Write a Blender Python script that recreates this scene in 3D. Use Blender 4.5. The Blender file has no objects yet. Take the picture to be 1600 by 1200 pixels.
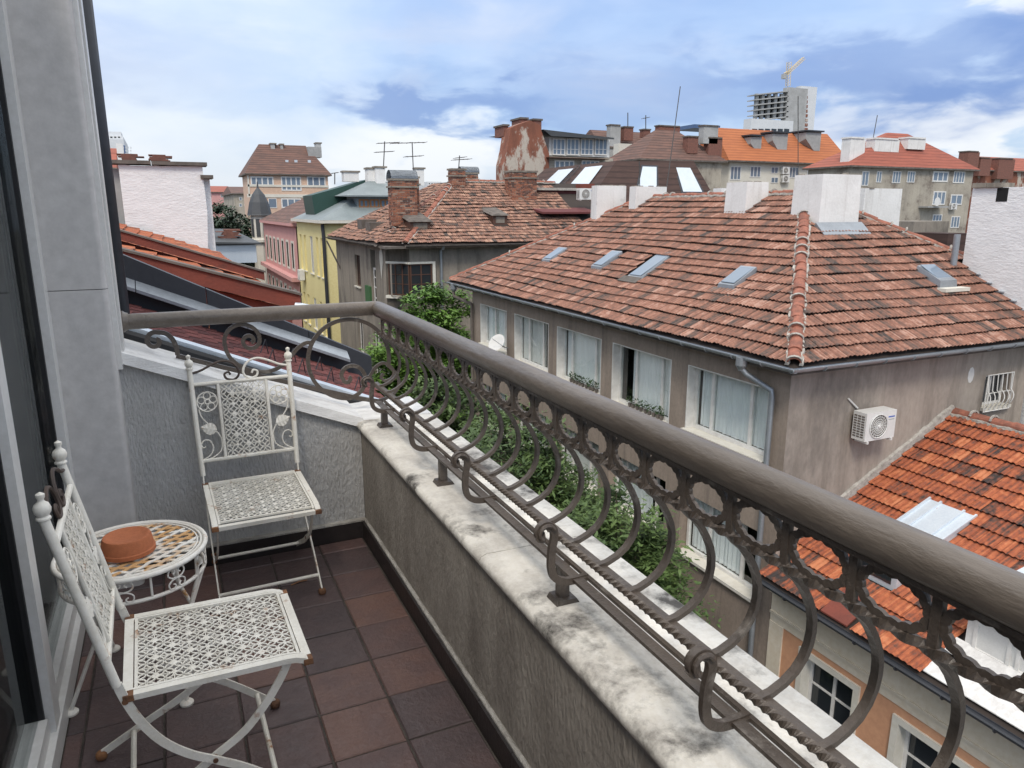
import bpy, math, random
from mathutils import Vector, Matrix
random.seed(7)
R = math.radians
scene = bpy.context.scene
col = scene.collection
# ------------------------------------------------------------------ camera
CAM = Vector((0, 0, 1.65)); YAW = R(24.7586); PITCH = R(13.307)
cd = bpy.data.cameras.new('camera'); cam = bpy.data.objects.new('camera', cd); col.objects.link(cam)
cd.sensor_width = 36; cd.lens = 36 * 1150 / 1600; cd.clip_start = .05; cd.clip_end = 6000
cam.location = CAM; cam.rotation_euler = (math.pi / 2 - PITCH, 0, -YAW)
scene.camera = cam
# ------------------------------------------------------------------ sun, exposure
SUN_EL = R(50); SUN_AZ = R(212)          # azimuth from +Y towards +X
sd = bpy.data.lights.new('sun', 'SUN'); sun = bpy.data.objects.new('sun', sd); col.objects.link(sun)
sd.energy = 1.35; sd.angle = R(14); sd.color = (1, .91, .80)
sdir = Vector((math.sin(SUN_AZ) * math.cos(SUN_EL), math.cos(SUN_AZ) * math.cos(SUN_EL), math.sin(SUN_EL)))
sun.rotation_euler = (-sdir).to_track_quat('-Z', 'Y').to_euler()
sun.location = (0, -5, 30)
vs = scene.view_settings
vs.view_transform = 'Standard'; vs.look = 'None'; vs.gamma = 1; vs.exposure = 0.6; vs.use_curve_mapping = False
# ------------------------------------------------------------------ world: Nishita sky under a broken cloud deck
W = bpy.data.worlds.new('World'); scene.world = W; W.use_nodes = True
wn = W.node_tree.nodes; wl = W.node_tree.links; wn.clear()
def nd(nodes, t, **k):
    n = nodes.new(t)
    for a, b in k.items(): setattr(n, a, b)
    return n
def setin(links, n, i, v):
    s = n.inputs[i]
    if hasattr(v, 'is_output'): links.new(v, s)
    else: s.default_value = v
def wm(op, a, b=0.0, c=0.0, clamp=False):
    n = nd(wn, 'ShaderNodeMath', operation=op, use_clamp=clamp)
    setin(wl, n, 0, a); setin(wl, n, 1, b); setin(wl, n, 2, c); return n.outputs[0]
def wmix(f, a, b):
    n = nd(wn, 'ShaderNodeMix', data_type='RGBA'); setin(wl, n, 0, f)
    for i, v in ((6, a), (7, b)):
        if hasattr(v, 'is_output'): wl.new(v, n.inputs[i])
        else: n.inputs[i].default_value = (*v, 1)
    return n.outputs[2]
sky = nd(wn, 'ShaderNodeTexSky', sky_type='NISHITA', sun_disc=False, sun_elevation=SUN_EL, sun_rotation=SUN_AZ, altitude=550)
tc = nd(wn, 'ShaderNodeTexCoord'); sep = nd(wn, 'ShaderNodeSeparateXYZ'); wl.new(tc.outputs['Generated'], sep.inputs[0])
az = wm('ARCTAN2', sep.outputs[0], sep.outputs[1]); el = wm('ARCSINE', sep.outputs[2])
comb = nd(wn, 'ShaderNodeCombineXYZ'); wl.new(wm('MULTIPLY', az, 1.0), comb.inputs[0]); wl.new(wm('MULTIPLY', el, 2.6), comb.inputs[1])
def wnoise(scale, detail=5, rough=.52, off=0.0, dist=.3):
    n = nd(wn, 'ShaderNodeTexNoise', noise_dimensions='3D'); n.inputs['Scale'].default_value = scale
    n.inputs['Detail'].default_value = detail; n.inputs['Roughness'].default_value = rough; n.inputs['Distortion'].default_value = dist
    m = nd(wn, 'ShaderNodeVectorMath', operation='ADD'); wl.new(comb.outputs[0], m.inputs[0]); m.inputs[1].default_value = (off, off * .7, off * 1.3)
    wl.new(m.outputs[0], n.inputs['Vector']); return n.outputs[0]
n1 = wnoise(2.6, off=3.1); n2 = wnoise(5.5, off=9.4); n3 = wnoise(13, off=1.7)
azn = wm('ADD', az, wm('MULTIPLY', wm('SUBTRACT', n2, .5), .30)); eln = wm('ADD', el, wm('MULTIPLY', wm('SUBTRACT', n3, .5), .13))
eln = wm('ADD', eln, wm('MULTIPLY', wm('SUBTRACT', n2, .5), .10))
def blob(px, py, wa, we):                # an elliptical cloud bank around one direction of the sky
    a0 = YAW + math.atan((px - 800) / 1181.7); e0 = math.atan((328 - py) * math.cos(math.atan((px - 800) / 1181.7)) / 1181.7)
    u = wm('DIVIDE', wm('SUBTRACT', azn, a0), wa); v = wm('DIVIDE', wm('SUBTRACT', eln, e0), we)
    d = wm('ADD', wm('MULTIPLY', u, u), wm('MULTIPLY', v, v))
    return wm('POWER', 2.718, wm('MULTIPLY', d, -1.0))
def ramp(v, a, b):
    n = nd(wn, 'ShaderNodeMapRange', interpolation_type='SMOOTHSTEP'); setin(wl, n, 0, v); setin(wl, n, 1, a); setin(wl, n, 2, b); return n.outputs[0]
skyc = nd(wn, 'ShaderNodeVectorMath', operation='SCALE'); wl.new(sky.outputs[0], skyc.inputs[0]); skyc.inputs[3].default_value = .085
c = wmix(.6, skyc.outputs[0], (.32, .44, .67))
# thin high veil over the whole sky
c = wmix(wm('MULTIPLY', ramp(n1, .38, .72), .6), c, (.50, .58, .70))
# heaped white clouds, more added above view to turn the light less blue
highm = ramp(el, .15, .7)
c = wmix(wm('MULTIPLY', ramp(wm('ADD', n2, wm('MULTIPLY', highm, .26)), .46, .78), wm('ADD', wm('MULTIPLY', highm, .5), .34)), c, (.70, .685, .66))
for px, py, wa, we, k in ((260, 60, .34, .15, .25), (150, 250, .25, .10, .35), (380, 250, .20, .06, .4), (650, 258, .17, .045, 1.0), (1500, 210, .12, .035, 1.0), (1330, 205, .07, .03, .7), (1525, 20, .03, .05, .8), (1120, -420, .7, .25, .5), (-600, 150, .5, .2, .8), (2300, 150, .4, .2, .8)):
    c = wmix(wm('MULTIPLY', ramp(wm('MULTIPLY', blob(px, py, wa, we), wm('ADD', n3, .55)), .22, .85), k), c, (.66, .69, .72))
# dark storm cloud undersides
for px, py, wa, we, k in ((690, 178, .17, .03, .7), (1000, 160, .38, .07, .5), (1560, 100, .10, .05, .9), (1350, 120, .22, .035, .55), (900, 30, .3, .06, .25), (2100, 40, .5, .1, .6), (-500, 20, .5, .08, .5)):
    c = wmix(wm('MULTIPLY', ramp(wm('MULTIPLY', blob(px, py, wa, we), wm('ADD', n2, .55)), .2, .95), k), c, (.16, .25, .47))
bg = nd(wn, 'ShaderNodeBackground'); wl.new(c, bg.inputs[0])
wl.new(wm('MULTIPLY_ADD', wm('MAXIMUM', sep.outputs[2], 0.0), 1.1, .86), bg.inputs[1])   # overcast sky, brightened towards the unseen zenith to lift the balcony's light
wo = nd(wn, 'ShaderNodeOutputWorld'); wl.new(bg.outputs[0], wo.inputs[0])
# ------------------------------------------------------------------ materials
MATS = {}
def mat(name, c, c2=None, rough=.75, scale=4.0, var=.5, bump=0.0, bscale=60.0, stretch=(1, 1, 1), spec=.4, metal=0.0, c3=None, t3=(.6, .7), s3=3.0, tint=False, ramp=None, rough2=None, coat=0.0, rows=None, streak=None):
    """colour c..c2 by noise; c3 = worn/dirty patches above threshold; tint = per-piece attribute drives a ramp"""
    m = bpy.data.materials.new(name); m.use_nodes = True; MATS[name] = m
    N = m.node_tree.nodes; L = m.node_tree.links
    b = N['Principled BSDF']; geo = N.new('ShaderNodeNewGeometry')
    mp = N.new('ShaderNodeMapping'); L.new(geo.outputs['Position'], mp.inputs[0]); mp.inputs['Scale'].default_value = stretch
    def noise(s, det=6, vec=mp.outputs[0], ro=.6):
        n = N.new('ShaderNodeTexNoise'); n.inputs['Scale'].default_value = s; n.inputs['Detail'].default_value = det; n.inputs['Roughness'].default_value = ro
        L.new(vec, n.inputs['Vector']); return n.outputs[0]
    def mr(v, a, bb, lo=0.0, hi=1.0):
        n = N.new('ShaderNodeMapRange'); L.new(v, n.inputs[0])
        for i, q in zip((1, 2, 3, 4), (a, bb, lo, hi)): n.inputs[i].default_value = q
        return n.outputs[0]
    def mix(f, a, bb, t='MIX'):
        n = N.new('ShaderNodeMix'); n.data_type = 'RGBA'; n.blend_type = t
        if hasattr(f, 'is_output'): L.new(f, n.inputs[0])
        else: n.inputs[0].default_value = f
        for i, v in ((6, a), (7, bb)):
            if hasattr(v, 'is_output'): L.new(v, n.inputs[i])
            else: n.inputs[i].default_value = (*v, 1)
        return n.outputs[2]
    if c2 is None: c2 = tuple(x * .82 for x in c)
    nz = noise(scale)
    if tint:
        at = N.new('ShaderNodeAttribute'); at.attribute_name = 'tint'
        rp = N.new('ShaderNodeValToRGB'); els = rp.color_ramp.elements
        while len(els) < len(ramp): els.new(.5)
        for e, (p, cc) in zip(els, ramp): e.position = p; e.color = (*cc, 1)
        ad = N.new('ShaderNodeMath'); ad.operation = 'ADD'; L.new(at.outputs['Fac'], ad.inputs[0]); L.new(mr(nz, .3, .7, -var, var), ad.inputs[1])
        L.new(ad.outputs[0], rp.inputs[0]); cc = rp.outputs[0]
    else:
        cc = mix(mr(nz, .5 - .25 / max(var, .01) * .5, .5 + .25 / max(var, .01) * .5), c, c2)
    if c3 is not None:
        cc = mix(mr(noise(s3, 9, ro=.68), t3[0], t3[1]), cc, c3)
    if streak is not None:               # rain streaks running down the plaster
        m2 = N.new('ShaderNodeMapping'); L.new(geo.outputs['Position'], m2.inputs[0]); m2.inputs['Scale'].default_value = (streak[3], streak[3], streak[3] * .07)
        cc = mix(mr(noise(1.0, 6, m2.outputs[0], .62), streak[1], streak[2], 0, .75), cc, streak[0])
    if rows is not None:                 # courses too far off to tell tile from tile
        sx = N.new('ShaderNodeSeparateXYZ'); L.new(geo.outputs['Position'], sx.inputs[0]); wv = N.new('ShaderNodeMath'); wv.operation = 'PINGPONG'; L.new(sx.outputs[2], wv.inputs[0]); wv.inputs[1].default_value = rows[0]
        cc = mix(mr(wv.outputs[0], rows[0] * .55, rows[0], 0, rows[1]), cc, tuple(x * .35 for x in c))
    fine = noise(scale * 14, 3); cc = mix(.22, cc, mix(mr(fine, .3, .7), (.3, .3, .3), (.75, .75, .75)), 'OVERLAY')
    L.new(cc, b.inputs['Base Color']); b.inputs['Roughness'].default_value = rough; b.inputs['Metallic'].default_value = metal
    b.inputs['Specular IOR Level'].default_value = spec
    if coat: b.inputs['Coat Weight'].default_value = coat
    if rough2 is not None: L.new(mr(noise(scale * 2.3), .35, .65, rough, rough2), b.inputs['Roughness'])
    if bump:
        bp = N.new('ShaderNodeBump'); bp.inputs['Strength'].default_value = min(1, bump); bp.inputs['Distance'].default_value = .02
        L.new(noise(bscale, 5), bp.inputs['Height']); L.new(bp.outputs[0], b.inputs['Normal'])
    return m
def glassmat(name, tint=(.04, .05, .06), clear=.0):
    m = bpy.data.materials.new(name); m.use_nodes = True; MATS[name] = m
    N = m.node_tree.nodes; L = m.node_tree.links; b = N['Principled BSDF']
    b.inputs['Base Color'].default_value = (*tint, 1); b.inputs['Roughness'].default_value = .04; b.inputs['Specular IOR Level'].default_value = .6
    if clear:
        tr = N.new('ShaderNodeBsdfTransparent'); tr.inputs[0].default_value = (.97, .99, .99, 1); gl = N.new('ShaderNodeBsdfGlossy'); gl.inputs['Roughness'].default_value = .03
        fr = N.new('ShaderNodeFresnel'); fr.inputs[0].default_value = 1.5
        ad = N.new('ShaderNodeMath'); ad.operation = 'MULTIPLY_ADD'; L.new(fr.outputs[0], ad.inputs[0]); ad.inputs[1].default_value = 1.0; ad.inputs[2].default_value = 1 - clear
        ad.use_clamp = True; gg = N.new('ShaderNodeNewGeometry'); bf = N.new('ShaderNodeMath'); bf.operation = 'SUBTRACT'; bf.inputs[0].default_value = 1.0; L.new(gg.outputs['Backfacing'], bf.inputs[1])
        am = N.new('ShaderNodeMath'); am.operation = 'MULTIPLY'; L.new(ad.outputs[0], am.inputs[0]); L.new(bf.outputs[0], am.inputs[1])
        mx = N.new('ShaderNodeMixShader'); L.new(am.outputs[0], mx.inputs[0]); L.new(tr.outputs[0], mx.inputs[1]); L.new(gl.outputs[0], mx.inputs[2])
        L.new(mx.outputs[0], N['Material Output'].inputs[0])
    return m
TR = [(0, (.06, .05, .046)), (.22, (.12, .08, .065)), (.5, (.205, .102, .073)), (.78, (.295, .145, .10)), (1, (.40, .245, .19))]
TO = [(0, (.04, .032, .03)), (.2, (.13, .058, .04)), (.5, (.30, .085, .04)), (.8, (.42, .13, .055)), (1, (.50, .19, .09))]
TG = [(0, (.05, .045, .042)), (.3, (.15, .10, .08)), (.6, (.27, .14, .10)), (1, (.40, .25, .18))]
mat('tile_red', (0, 0, 0), tint=True, ramp=TR, rough=.85, scale=9, var=.28, bump=.5, bscale=90, stretch=(1, 1, 1))
mat('tile_orange', (0, 0, 0), tint=True, ramp=TO, rough=.8, scale=9, var=.3, bump=.5, bscale=90)
mat('tile_old', (0, 0, 0), tint=True, ramp=TG, rough=.9, scale=5, var=.3, bump=.5, bscale=60)
mat('deck', (.045, .035, .03), rough=.95)
mat('ridge_tile', (.34, .13, .085), (.20, .085, .06), rough=.85, scale=7, var=1, bump=.4)
mat('mortar', (.46, .44, .40), (.30, .28, .25), rough=.95, scale=9, var=1, bump=.9, bscale=30)
mat('floor_tile', (0, 0, 0), tint=True, ramp=[(0, (.066, .047, .047)), (.35, (.09, .06, .057)), (.7, (.118, .07, .062)), (1, (.155, .085, .066))], rough=.42, rough2=.62, scale=7, var=.22, bump=.28, bscale=45, spec=.5)
mat('grout', (.085, .072, .06), (.05, .042, .036), rough=.95, scale=12, var=1, bump=.6)
mat('skirting', (.018, .014, .014), (.03, .024, .022), rough=.45, scale=9, bump=.15)
mat('stone_cap', (.72, .69, .62), (.50, .47, .42), rough=.75, scale=5, var=1, bump=.3, bscale=50, c3=(.075, .068, .06), t3=(.52, .66), s3=4.2)
mat('stone_cap_clean', (.74, .735, .715), (.60, .59, .57), rough=.75, scale=6, var=1, bump=.3, bscale=60, c3=(.22, .2, .18), t3=(.66, .82), s3=6, stretch=(1, 2, 3))
mat('parapet_plaster', (.33, .30, .26), (.24, .215, .185), rough=.92, scale=3.2, var=.9, bump=.7, bscale=28, stretch=(2.4, 2.4, 1.0), c3=(.12, .10, .085), t3=(.55, .8), s3=1.1)
mat('stucco', (.54, .535, .52), (.48, .475, .46), rough=.9, scale=2.2, var=.8, bump=.9, bscale=26, stretch=(4, 4, 1.3))
mat('smooth_wall', (.52, .505, .485), (.47, .455, .44), rough=.7, scale=1.3, var=.6, bump=.08, bscale=30)
mat('pvc', (.70, .69, .66), (.60, .59, .565), rough=.35, scale=3, bump=.03)
mat('black_rubber', (.015, .015, .016), rough=.6)
mat('rail_paint', (.095, .076, .061), (.06, .047, .038), rough=.32, rough2=.55, scale=9, var=.9, bump=.25, bscale=55, spec=.5, c3=(.23, .205, .175), t3=(.58, .74), s3=9)
mat('rail_handrail', (.145, .121, .099), (.10, .082, .066), rough=.28, rough2=.46, scale=7, var=.9, bump=.25, bscale=40, stretch=(1, .25, 1), spec=.5)
mat('chair_white', (.80, .765, .68), (.68, .64, .55), rough=.5, scale=8, var=.9, bump=.15, bscale=80, c3=(.33, .16, .07), t3=(.60, .69), s3=12)
mat('chair_rust', (.25, .115, .05), (.10, .052, .032), rough=.85, scale=18, var=1, bump=.4)
mat('chair_dark', (.045, .035, .03), (.09, .06, .045), rough=.6, scale=14)
mat('table_white', (.80, .77, .70), (.68, .63, .55), rough=.5, scale=9, var=.9, c3=(.50, .26, .10), t3=(.60, .68), s3=10)
mat('table_rust', (.58, .34, .15), (.70, .66, .58), rough=.7, scale=5.5, var=2.2, c3=(.16, .075, .035), t3=(.62, .7), s3=9)
mat('terracotta', (.44, .145, .06), (.38, .12, .05), rough=.8, scale=6, bump=.12, bscale=80)
mat('house_plaster', (.32, .262, .215), (.25, .203, .166), rough=.92, scale=1.2, var=.8, bump=.4, bscale=22, stretch=(1, 1, .6), c3=(.16, .135, .115), t3=(.58, .74), s3=.55, streak=((.15, .125, .105), .52, .72, 3.2))
mat('house_plaster_side', (.37, .325, .28), (.27, .235, .205), rough=.92, scale=.8, var=.9, bump=.4, bscale=22, stretch=(1, 1, .45), c3=(.17, .15, .13), t3=(.52, .70), s3=.8, streak=((.19, .165, .14), .5, .7, 2.6))
mat('white_paint', (.76, .755, .735), (.66, .655, .635), rough=.8, scale=1.3, var=.7, bump=.35, bscale=14, c3=(.42, .40, .37), t3=(.58, .82), s3=1.6, streak=((.46, .44, .41), .54, .76, 4.5))
mat('white_brick', (.78, .78, .78), (.68, .68, .68), rough=.85, scale=2, var=.7, bump=.9, bscale=9, stretch=(1, 1, 2.4))
mat('frame_white', (.74, .735, .71), (.62, .61, .58), rough=.5, scale=6, var=.8)
mat('frame_brown', (.07, .035, .025), (.11, .055, .035), rough=.6, scale=6)
mat('frame_wood', (.32, .15, .06), (.22, .1, .04), rough=.6, scale=6)
mat('curtain', (.82, .84, .84), (.70, .73, .74), rough=.9, scale=6, stretch=(1, 6, .3))
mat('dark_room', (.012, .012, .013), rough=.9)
mat('zinc', (.36, .39, .42), (.27, .295, .32), rough=.42, scale=3, metal=.55, bump=.1, bscale=10)
mat('zinc_light', (.62, .68, .73), (.54, .60, .66), rough=.4, scale=2, metal=.25)
mat('black_metal', (.028, .031, .038), (.04, .044, .052), rough=.5, scale=2, spec=.4)
mat('soffit', (.15, .13, .115), (.09, .08, .07), rough=.9, scale=3, var=1)
mat('shingle', (0, 0, 0), tint=True, ramp=[(0, (.085, .03, .03)), (.5, (.15, .045, .042)), (1, (.20, .065, .058))], rough=.95, scale=30, var=.25, bump=.8, bscale=220)
mat('rust_red', (.20, .052, .034), (.145, .042, .03), rough=.75, scale=2, var=.9, bump=.15, bscale=15, c3=(.10, .04, .03), t3=(.6, .75), s3=3, stretch=(1, 1, 2))
mat('burgundy', (.135, .035, .035), (.105, .03, .03), rough=.8, scale=1)
mat('yellow_wall', (.74, .66, .34), (.68, .60, .30), rough=.9, scale=.5, var=.6)
mat('pink_wall', (.60, .32, .30), (.52, .28, .265), rough=.9, scale=.5)
mat('peach_wall', (.62, .335, .20), (.54, .29, .17), rough=.9, scale=.6, var=.6, bump=.2)
mat('cream_wall', (.72, .645, .52), (.64, .575, .46), rough=.9, scale=.8, var=.6, bump=.2)
mat('far_peach', (.62, .44, .33), (.55, .39, .29), rough=.9, scale=.3)
mat('cream_white', (.66, .64, .57), (.57, .55, .48), rough=.9, scale=.6, var=.6)
mat('old_plaster', (.27, .24, .20), (.20, .178, .15), rough=.95, scale=.9, var=1, bump=.5, bscale=9, stretch=(1, 1, .5), c3=(.075, .066, .058), t3=(.56, .72), s3=.45, streak=((.09, .08, .068), .52, .72, 2.5))
mat('worn_facade', (.40, .365, .30), (.30, .27, .225), rough=.95, scale=.5, var=1.2, c3=(.20, .17, .14), t3=(.55, .62), s3=.5, streak=((.2, .18, .15), .54, .72, 1.6))
mat('ruin_brick', (.25, .098, .062), (.18, .075, .05), rough=.95, scale=1.5, var=1, c3=(.45, .40, .34), t3=(.50, .56), s3=.55, stretch=(1, 1, .5))
mat('far_roof', (.17, .095, .075), (.11, .07, .06), rough=.9, scale=1.2, var=1.4, stretch=(.6, .6, 5), rows=(.16, .8))
mat('far_roof_orange', (.42, .145, .058), (.34, .115, .05), rough=.85, scale=1.0, var=1.1, stretch=(.5, .5, 7), rows=(.17, .6))
mat('far_roof_red', (.34, .105, .07), (.26, .085, .06), rough=.85, scale=1.0, var=1.2, stretch=(.5, .5, 7), rows=(.17, .6))
mat('mansard_brown', (.055, .032, .027), (.075, .043, .035), rough=.85, scale=1.5, var=1, stretch=(.7, .7, 5), rows=(.2, .6))
mat('slate', (.05, .055, .06), (.07, .076, .082), rough=.6, scale=2)
mat('metal_green', (.02, .055, .045), (.025, .065, .052), rough=.5, scale=1)
mat('metal_grey', (.21, .245, .25), (.17, .2, .205), rough=.5, scale=.8, var=.9)
mat('concrete', (.38, .385, .38), (.30, .305, .30), rough=.9, scale=.25, var=1)
mat('tower_white', (.62, .64, .65), (.55, .57, .59), rough=.8, scale=.1)
mat('tower_blue', (.08, .14, .26), (.06, .1, .2), rough=.4, scale=.1)
mat('brick_dull', (.22, .10, .075), (.15, .075, .06), rough=.95, scale=5, var=1, bump=.4, bscale=12)
mat('antenna', (.10, .095, .09), rough=.5, metal=.4)
mat('crane', (.62, .52, .32), (.5, .42, .28), rough=.6)
mat('asphalt', (.05, .05, .052), (.04, .04, .042), rough=.9, scale=2, bump=.4)
mat('paving', (.26, .25, .235), (.2, .19, .18), rough=.9, scale=2, bump=.3)
mat('ground', (.14, .135, .12), (.1, .1, .085), rough=1, scale=.05)
mat('bark', (.075, .055, .04), (.05, .038, .028), rough=.95, scale=6, bump=.8, bscale=20)
mat('ac_white', (.70, .70, .68), (.62, .62, .60), rough=.45, scale=3)
mat('blue_print', (.08, .15, .5), rough=.6)
mat('grey_print', (.4, .42, .42), rough=.6)
mat('white_fabric', (.72, .72, .70), (.62, .62, .6), rough=.9, scale=5)
mat('green_board', (.05, .14, .05), (.04, .1, .04), rough=.8)
mat('flower_green', (.03, .06, .025), (.05, .09, .03), rough=.9, scale=20)
glassmat('glass_dark', (.025, .03, .035)); glassmat('glass_sky', (.16, .21, .27)); glassmat('glass_clear', clear=.93); glassmat('glass_door', clear=.80)
def leafmat(name, a, b):
    m = mat(name, (0, 0, 0), tint=True, ramp=[(0, a), (1, b)], rough=.6, scale=2.5, var=.25)
    return m
leafmat('leaf_bright', (.04, .10, .015), (.15, .27, .045)); leafmat('leaf_dark', (.022, .05, .016), (.095, .15, .04)); leafmat('leaf_far', (.015, .032, .016), (.035, .06, .03))
# ------------------------------------------------------------------ helpers
def wloc(o):
    p = Vector((0, 0, 0))
    while o is not None: p = p + o.location; o = o.parent
    return p
class MB:
    def __init__(s): s.v = []; s.f = []; s.t = []
    def add(s, vs, fs, t=0.5):
        k = len(s.v); s.v.extend([tuple(q) for q in vs])
        for f in fs: s.f.append(tuple(i + k for i in f)); s.t.append(t)
        return s
    def box(s, x0, x1, y0, y1, z0, z1, t=.5):
        if x0 > x1: x0, x1 = x1, x0
        if y0 > y1: y0, y1 = y1, y0
        if z0 > z1: z0, z1 = z1, z0
        return s.add([(x0, y0, z0), (x1, y0, z0), (x1, y1, z0), (x0, y1, z0), (x0, y0, z1), (x1, y0, z1), (x1, y1, z1), (x0, y1, z1)],
                     [(0, 3, 2, 1), (4, 5, 6, 7), (0, 1, 5, 4), (1, 2, 6, 5), (2, 3, 7, 6), (3, 0, 4, 7)], t)
    def hexa(s, p, t=.5):                # 8 corners, order as box
        return s.add(p, [(0, 3, 2, 1), (4, 5, 6, 7), (0, 1, 5, 4), (1, 2, 6, 5), (2, 3, 7, 6), (3, 0, 4, 7)], t)
    def prism(s, poly, ax, a, b, t=.5):  # polygon of 2D points extruded along axis ax between a and b
        n = len(poly)
        def P(u, w, d): return {'x': (d, u, w), 'y': (u, d, w), 'z': (u, w, d)}[ax]
        vs = [P(u, w, a) for u, w in poly] + [P(u, w, b) for u, w in poly]
        fs = [tuple(range(n - 1, -1, -1)), tuple(range(n, 2 * n))] + [(i, (i + 1) % n, n + (i + 1) % n, n + i) for i in range(n)]
        return s.add(vs, fs, t)
    def sweep(s, path, sec, closed=False, twist=0.0, up=(0, 0, 1), scale=None, t=.5):
        P = [Vector(p) for p in path]; n = len(P); m = len(sec); vs = []
        up = Vector(up); prev = None
        for i, p in enumerate(P):
            a = P[i - 1] if (i > 0 or closed) else P[i]; b = P[(i + 1) % n] if (i < n - 1 or closed) else P[i]
            d = (b - a).normalized()
            if prev is None: nn = up - d * up.dot(d); nn = nn if nn.length > 1e-4 else Vector((1, 0, 0)) - d * d.x
            else: nn = prev - d * prev.dot(d)
            nn.normalize(); prev = nn.copy(); bb = d.cross(nn)
            ca, sa = math.cos(twist * i), math.sin(twist * i); k = scale(i / max(1, n - 1)) if scale else 1
            for (q, w) in sec:
                q2, w2 = (q * ca - w * sa) * k, (q * sa + w * ca) * k
                vs.append(p + bb * q2 + nn * w2)
        fs = []
        for i in range(n if closed else n - 1):
            j = (i + 1) % n
            for k2 in range(m): fs.append((i * m + k2, i * m + (k2 + 1) % m, j * m + (k2 + 1) % m, j * m + k2))
        if not closed: fs += [tuple(range(m - 1, -1, -1)), tuple(range((n - 1) * m, n * m))]
        return s.add(vs, fs, t)
    def tube(s, path, r, n=8, closed=False, up=(0, 0, 1), scale=None, t=.5):
        return s.sweep(path, [(r * math.cos(2 * math.pi * i / n), r * math.sin(2 * math.pi * i / n)) for i in range(n)], closed, 0, up, scale, t)
    def bar(s, path, w, h, closed=False, twist=0.0, up=(0, 0, 1), t=.5, scale=None):
        return s.sweep(path, [(-w / 2, -h / 2), (w / 2, -h / 2), (w / 2, h / 2), (-w / 2, h / 2)], closed, twist, up, scale, t)
    def lathe(s, prof, c=(0, 0, 0), n=20, t=.5):
        vs = []; m = len(prof)
        for i in range(n):
            a = 2 * math.pi * i / n
            for r, z in prof: vs.append((c[0] + r * math.cos(a), c[1] + r * math.sin(a), c[2] + z))
        fs = [(i * m + k, ((i + 1) % n) * m + k, ((i + 1) % n) * m + k + 1, i * m + k + 1) for i in range(n) for k in range(m - 1)]
        if prof[0][0] > 1e-5: fs.append(tuple(i * m for i in range(n - 1, -1, -1)))
        if prof[-1][0] > 1e-5: fs.append(tuple(i * m + m - 1 for i in range(n)))
        return s.add(vs, fs, t)
    def wall(s, fm, u0, u1, z0, z1, d, holes):   # panel with rectangular openings; fm(u, z, depth) -> point
        us = sorted({u0, u1, *[h[0] for h in holes], *[h[1] for h in holes]}); zs = sorted({z0, z1, *[h[2] for h in holes], *[h[3] for h in holes]})
        us = [u for u in us if u0 <= u <= u1]; zs = [z for z in zs if z0 <= z <= z1]
        def inside(u, z): return any(h[0] < u < h[1] and h[2] < z < h[3] for h in holes)
        for i in range(len(us) - 1):
            for j in range(len(zs) - 1):
                if inside((us[i] + us[i + 1]) / 2, (zs[j] + zs[j + 1]) / 2): continue
                p = [fm(u, z, q) for q in (0, d) for u, z in ((us[i], zs[j]), (us[i + 1], zs[j]), (us[i + 1], zs[j + 1]), (us[i], zs[j + 1]))]
                s.add(p, [(0, 1, 2, 3), (7, 6, 5, 4)])
        for h in holes:                           # reveals
            a, b, c, e = h
            for (ua, za, ub, zb) in ((a, c, b, c), (b, c, b, e), (b, e, a, e), (a, e, a, c)):
                s.add([fm(ua, za, 0), fm(ub, zb, 0), fm(ub, zb, d), fm(ua, za, d)], [(3, 2, 1, 0)])
        return s
    def mesh(s, name, m, smooth=False, off=(0, 0, 0)):
        me = bpy.data.meshes.new(name); ox, oy, oz = off
        me.from_pydata([(x - ox, y - oy, z - oz) for x, y, z in s.v], [], s.f)
        if any(t != .5 for t in s.t):
            a = me.attributes.new('tint', 'FLOAT', 'FACE'); a.data.foreach_set('value', s.t)
        me.materials.append(MATS[m])
        if smooth: me.polygons.foreach_set('use_smooth', [True] * len(me.polygons))
        me.update(); return me
    def build(s, name, m, parent=None, smooth=False, world=True):
        off = wloc(parent) if (parent is not None and world) else Vector((0, 0, 0))
        o = bpy.data.objects.new(name, s.mesh(name, m, smooth, off)); col.objects.link(o); o.parent = parent
        return o
def smooth_by_angle(o, deg=40):
    me = o.data; me.polygons.foreach_set('use_smooth', [True] * len(me.polygons)); me.set_sharp_from_angle(angle=R(deg)); return o
def thing(name, label, cat, loc=(0, 0, 0), group=None, rz=0.0):
    o = bpy.data.objects.new(name, None); col.objects.link(o); o.location = loc; o.rotation_euler = (0, 0, rz)
    o.empty_display_size = .1; o['label'] = label; o['category'] = cat
    if group: o['group'] = group
    return o
def tag(o, label, cat, group=None):
    o['label'] = label; o['category'] = cat
    if group: o['group'] = group
    return o
def structure(o, label=None):
    o['kind'] = 'structure'
    if label: o['label'] = label
    return o
def stuff(o): o['kind'] = 'stuff'; return o
def copy_tree(o, parent=None):
    c = o.copy(); col.objects.link(c); c.parent = parent
    for ch in list(o.children): copy_tree(ch, c)
    return c
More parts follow.
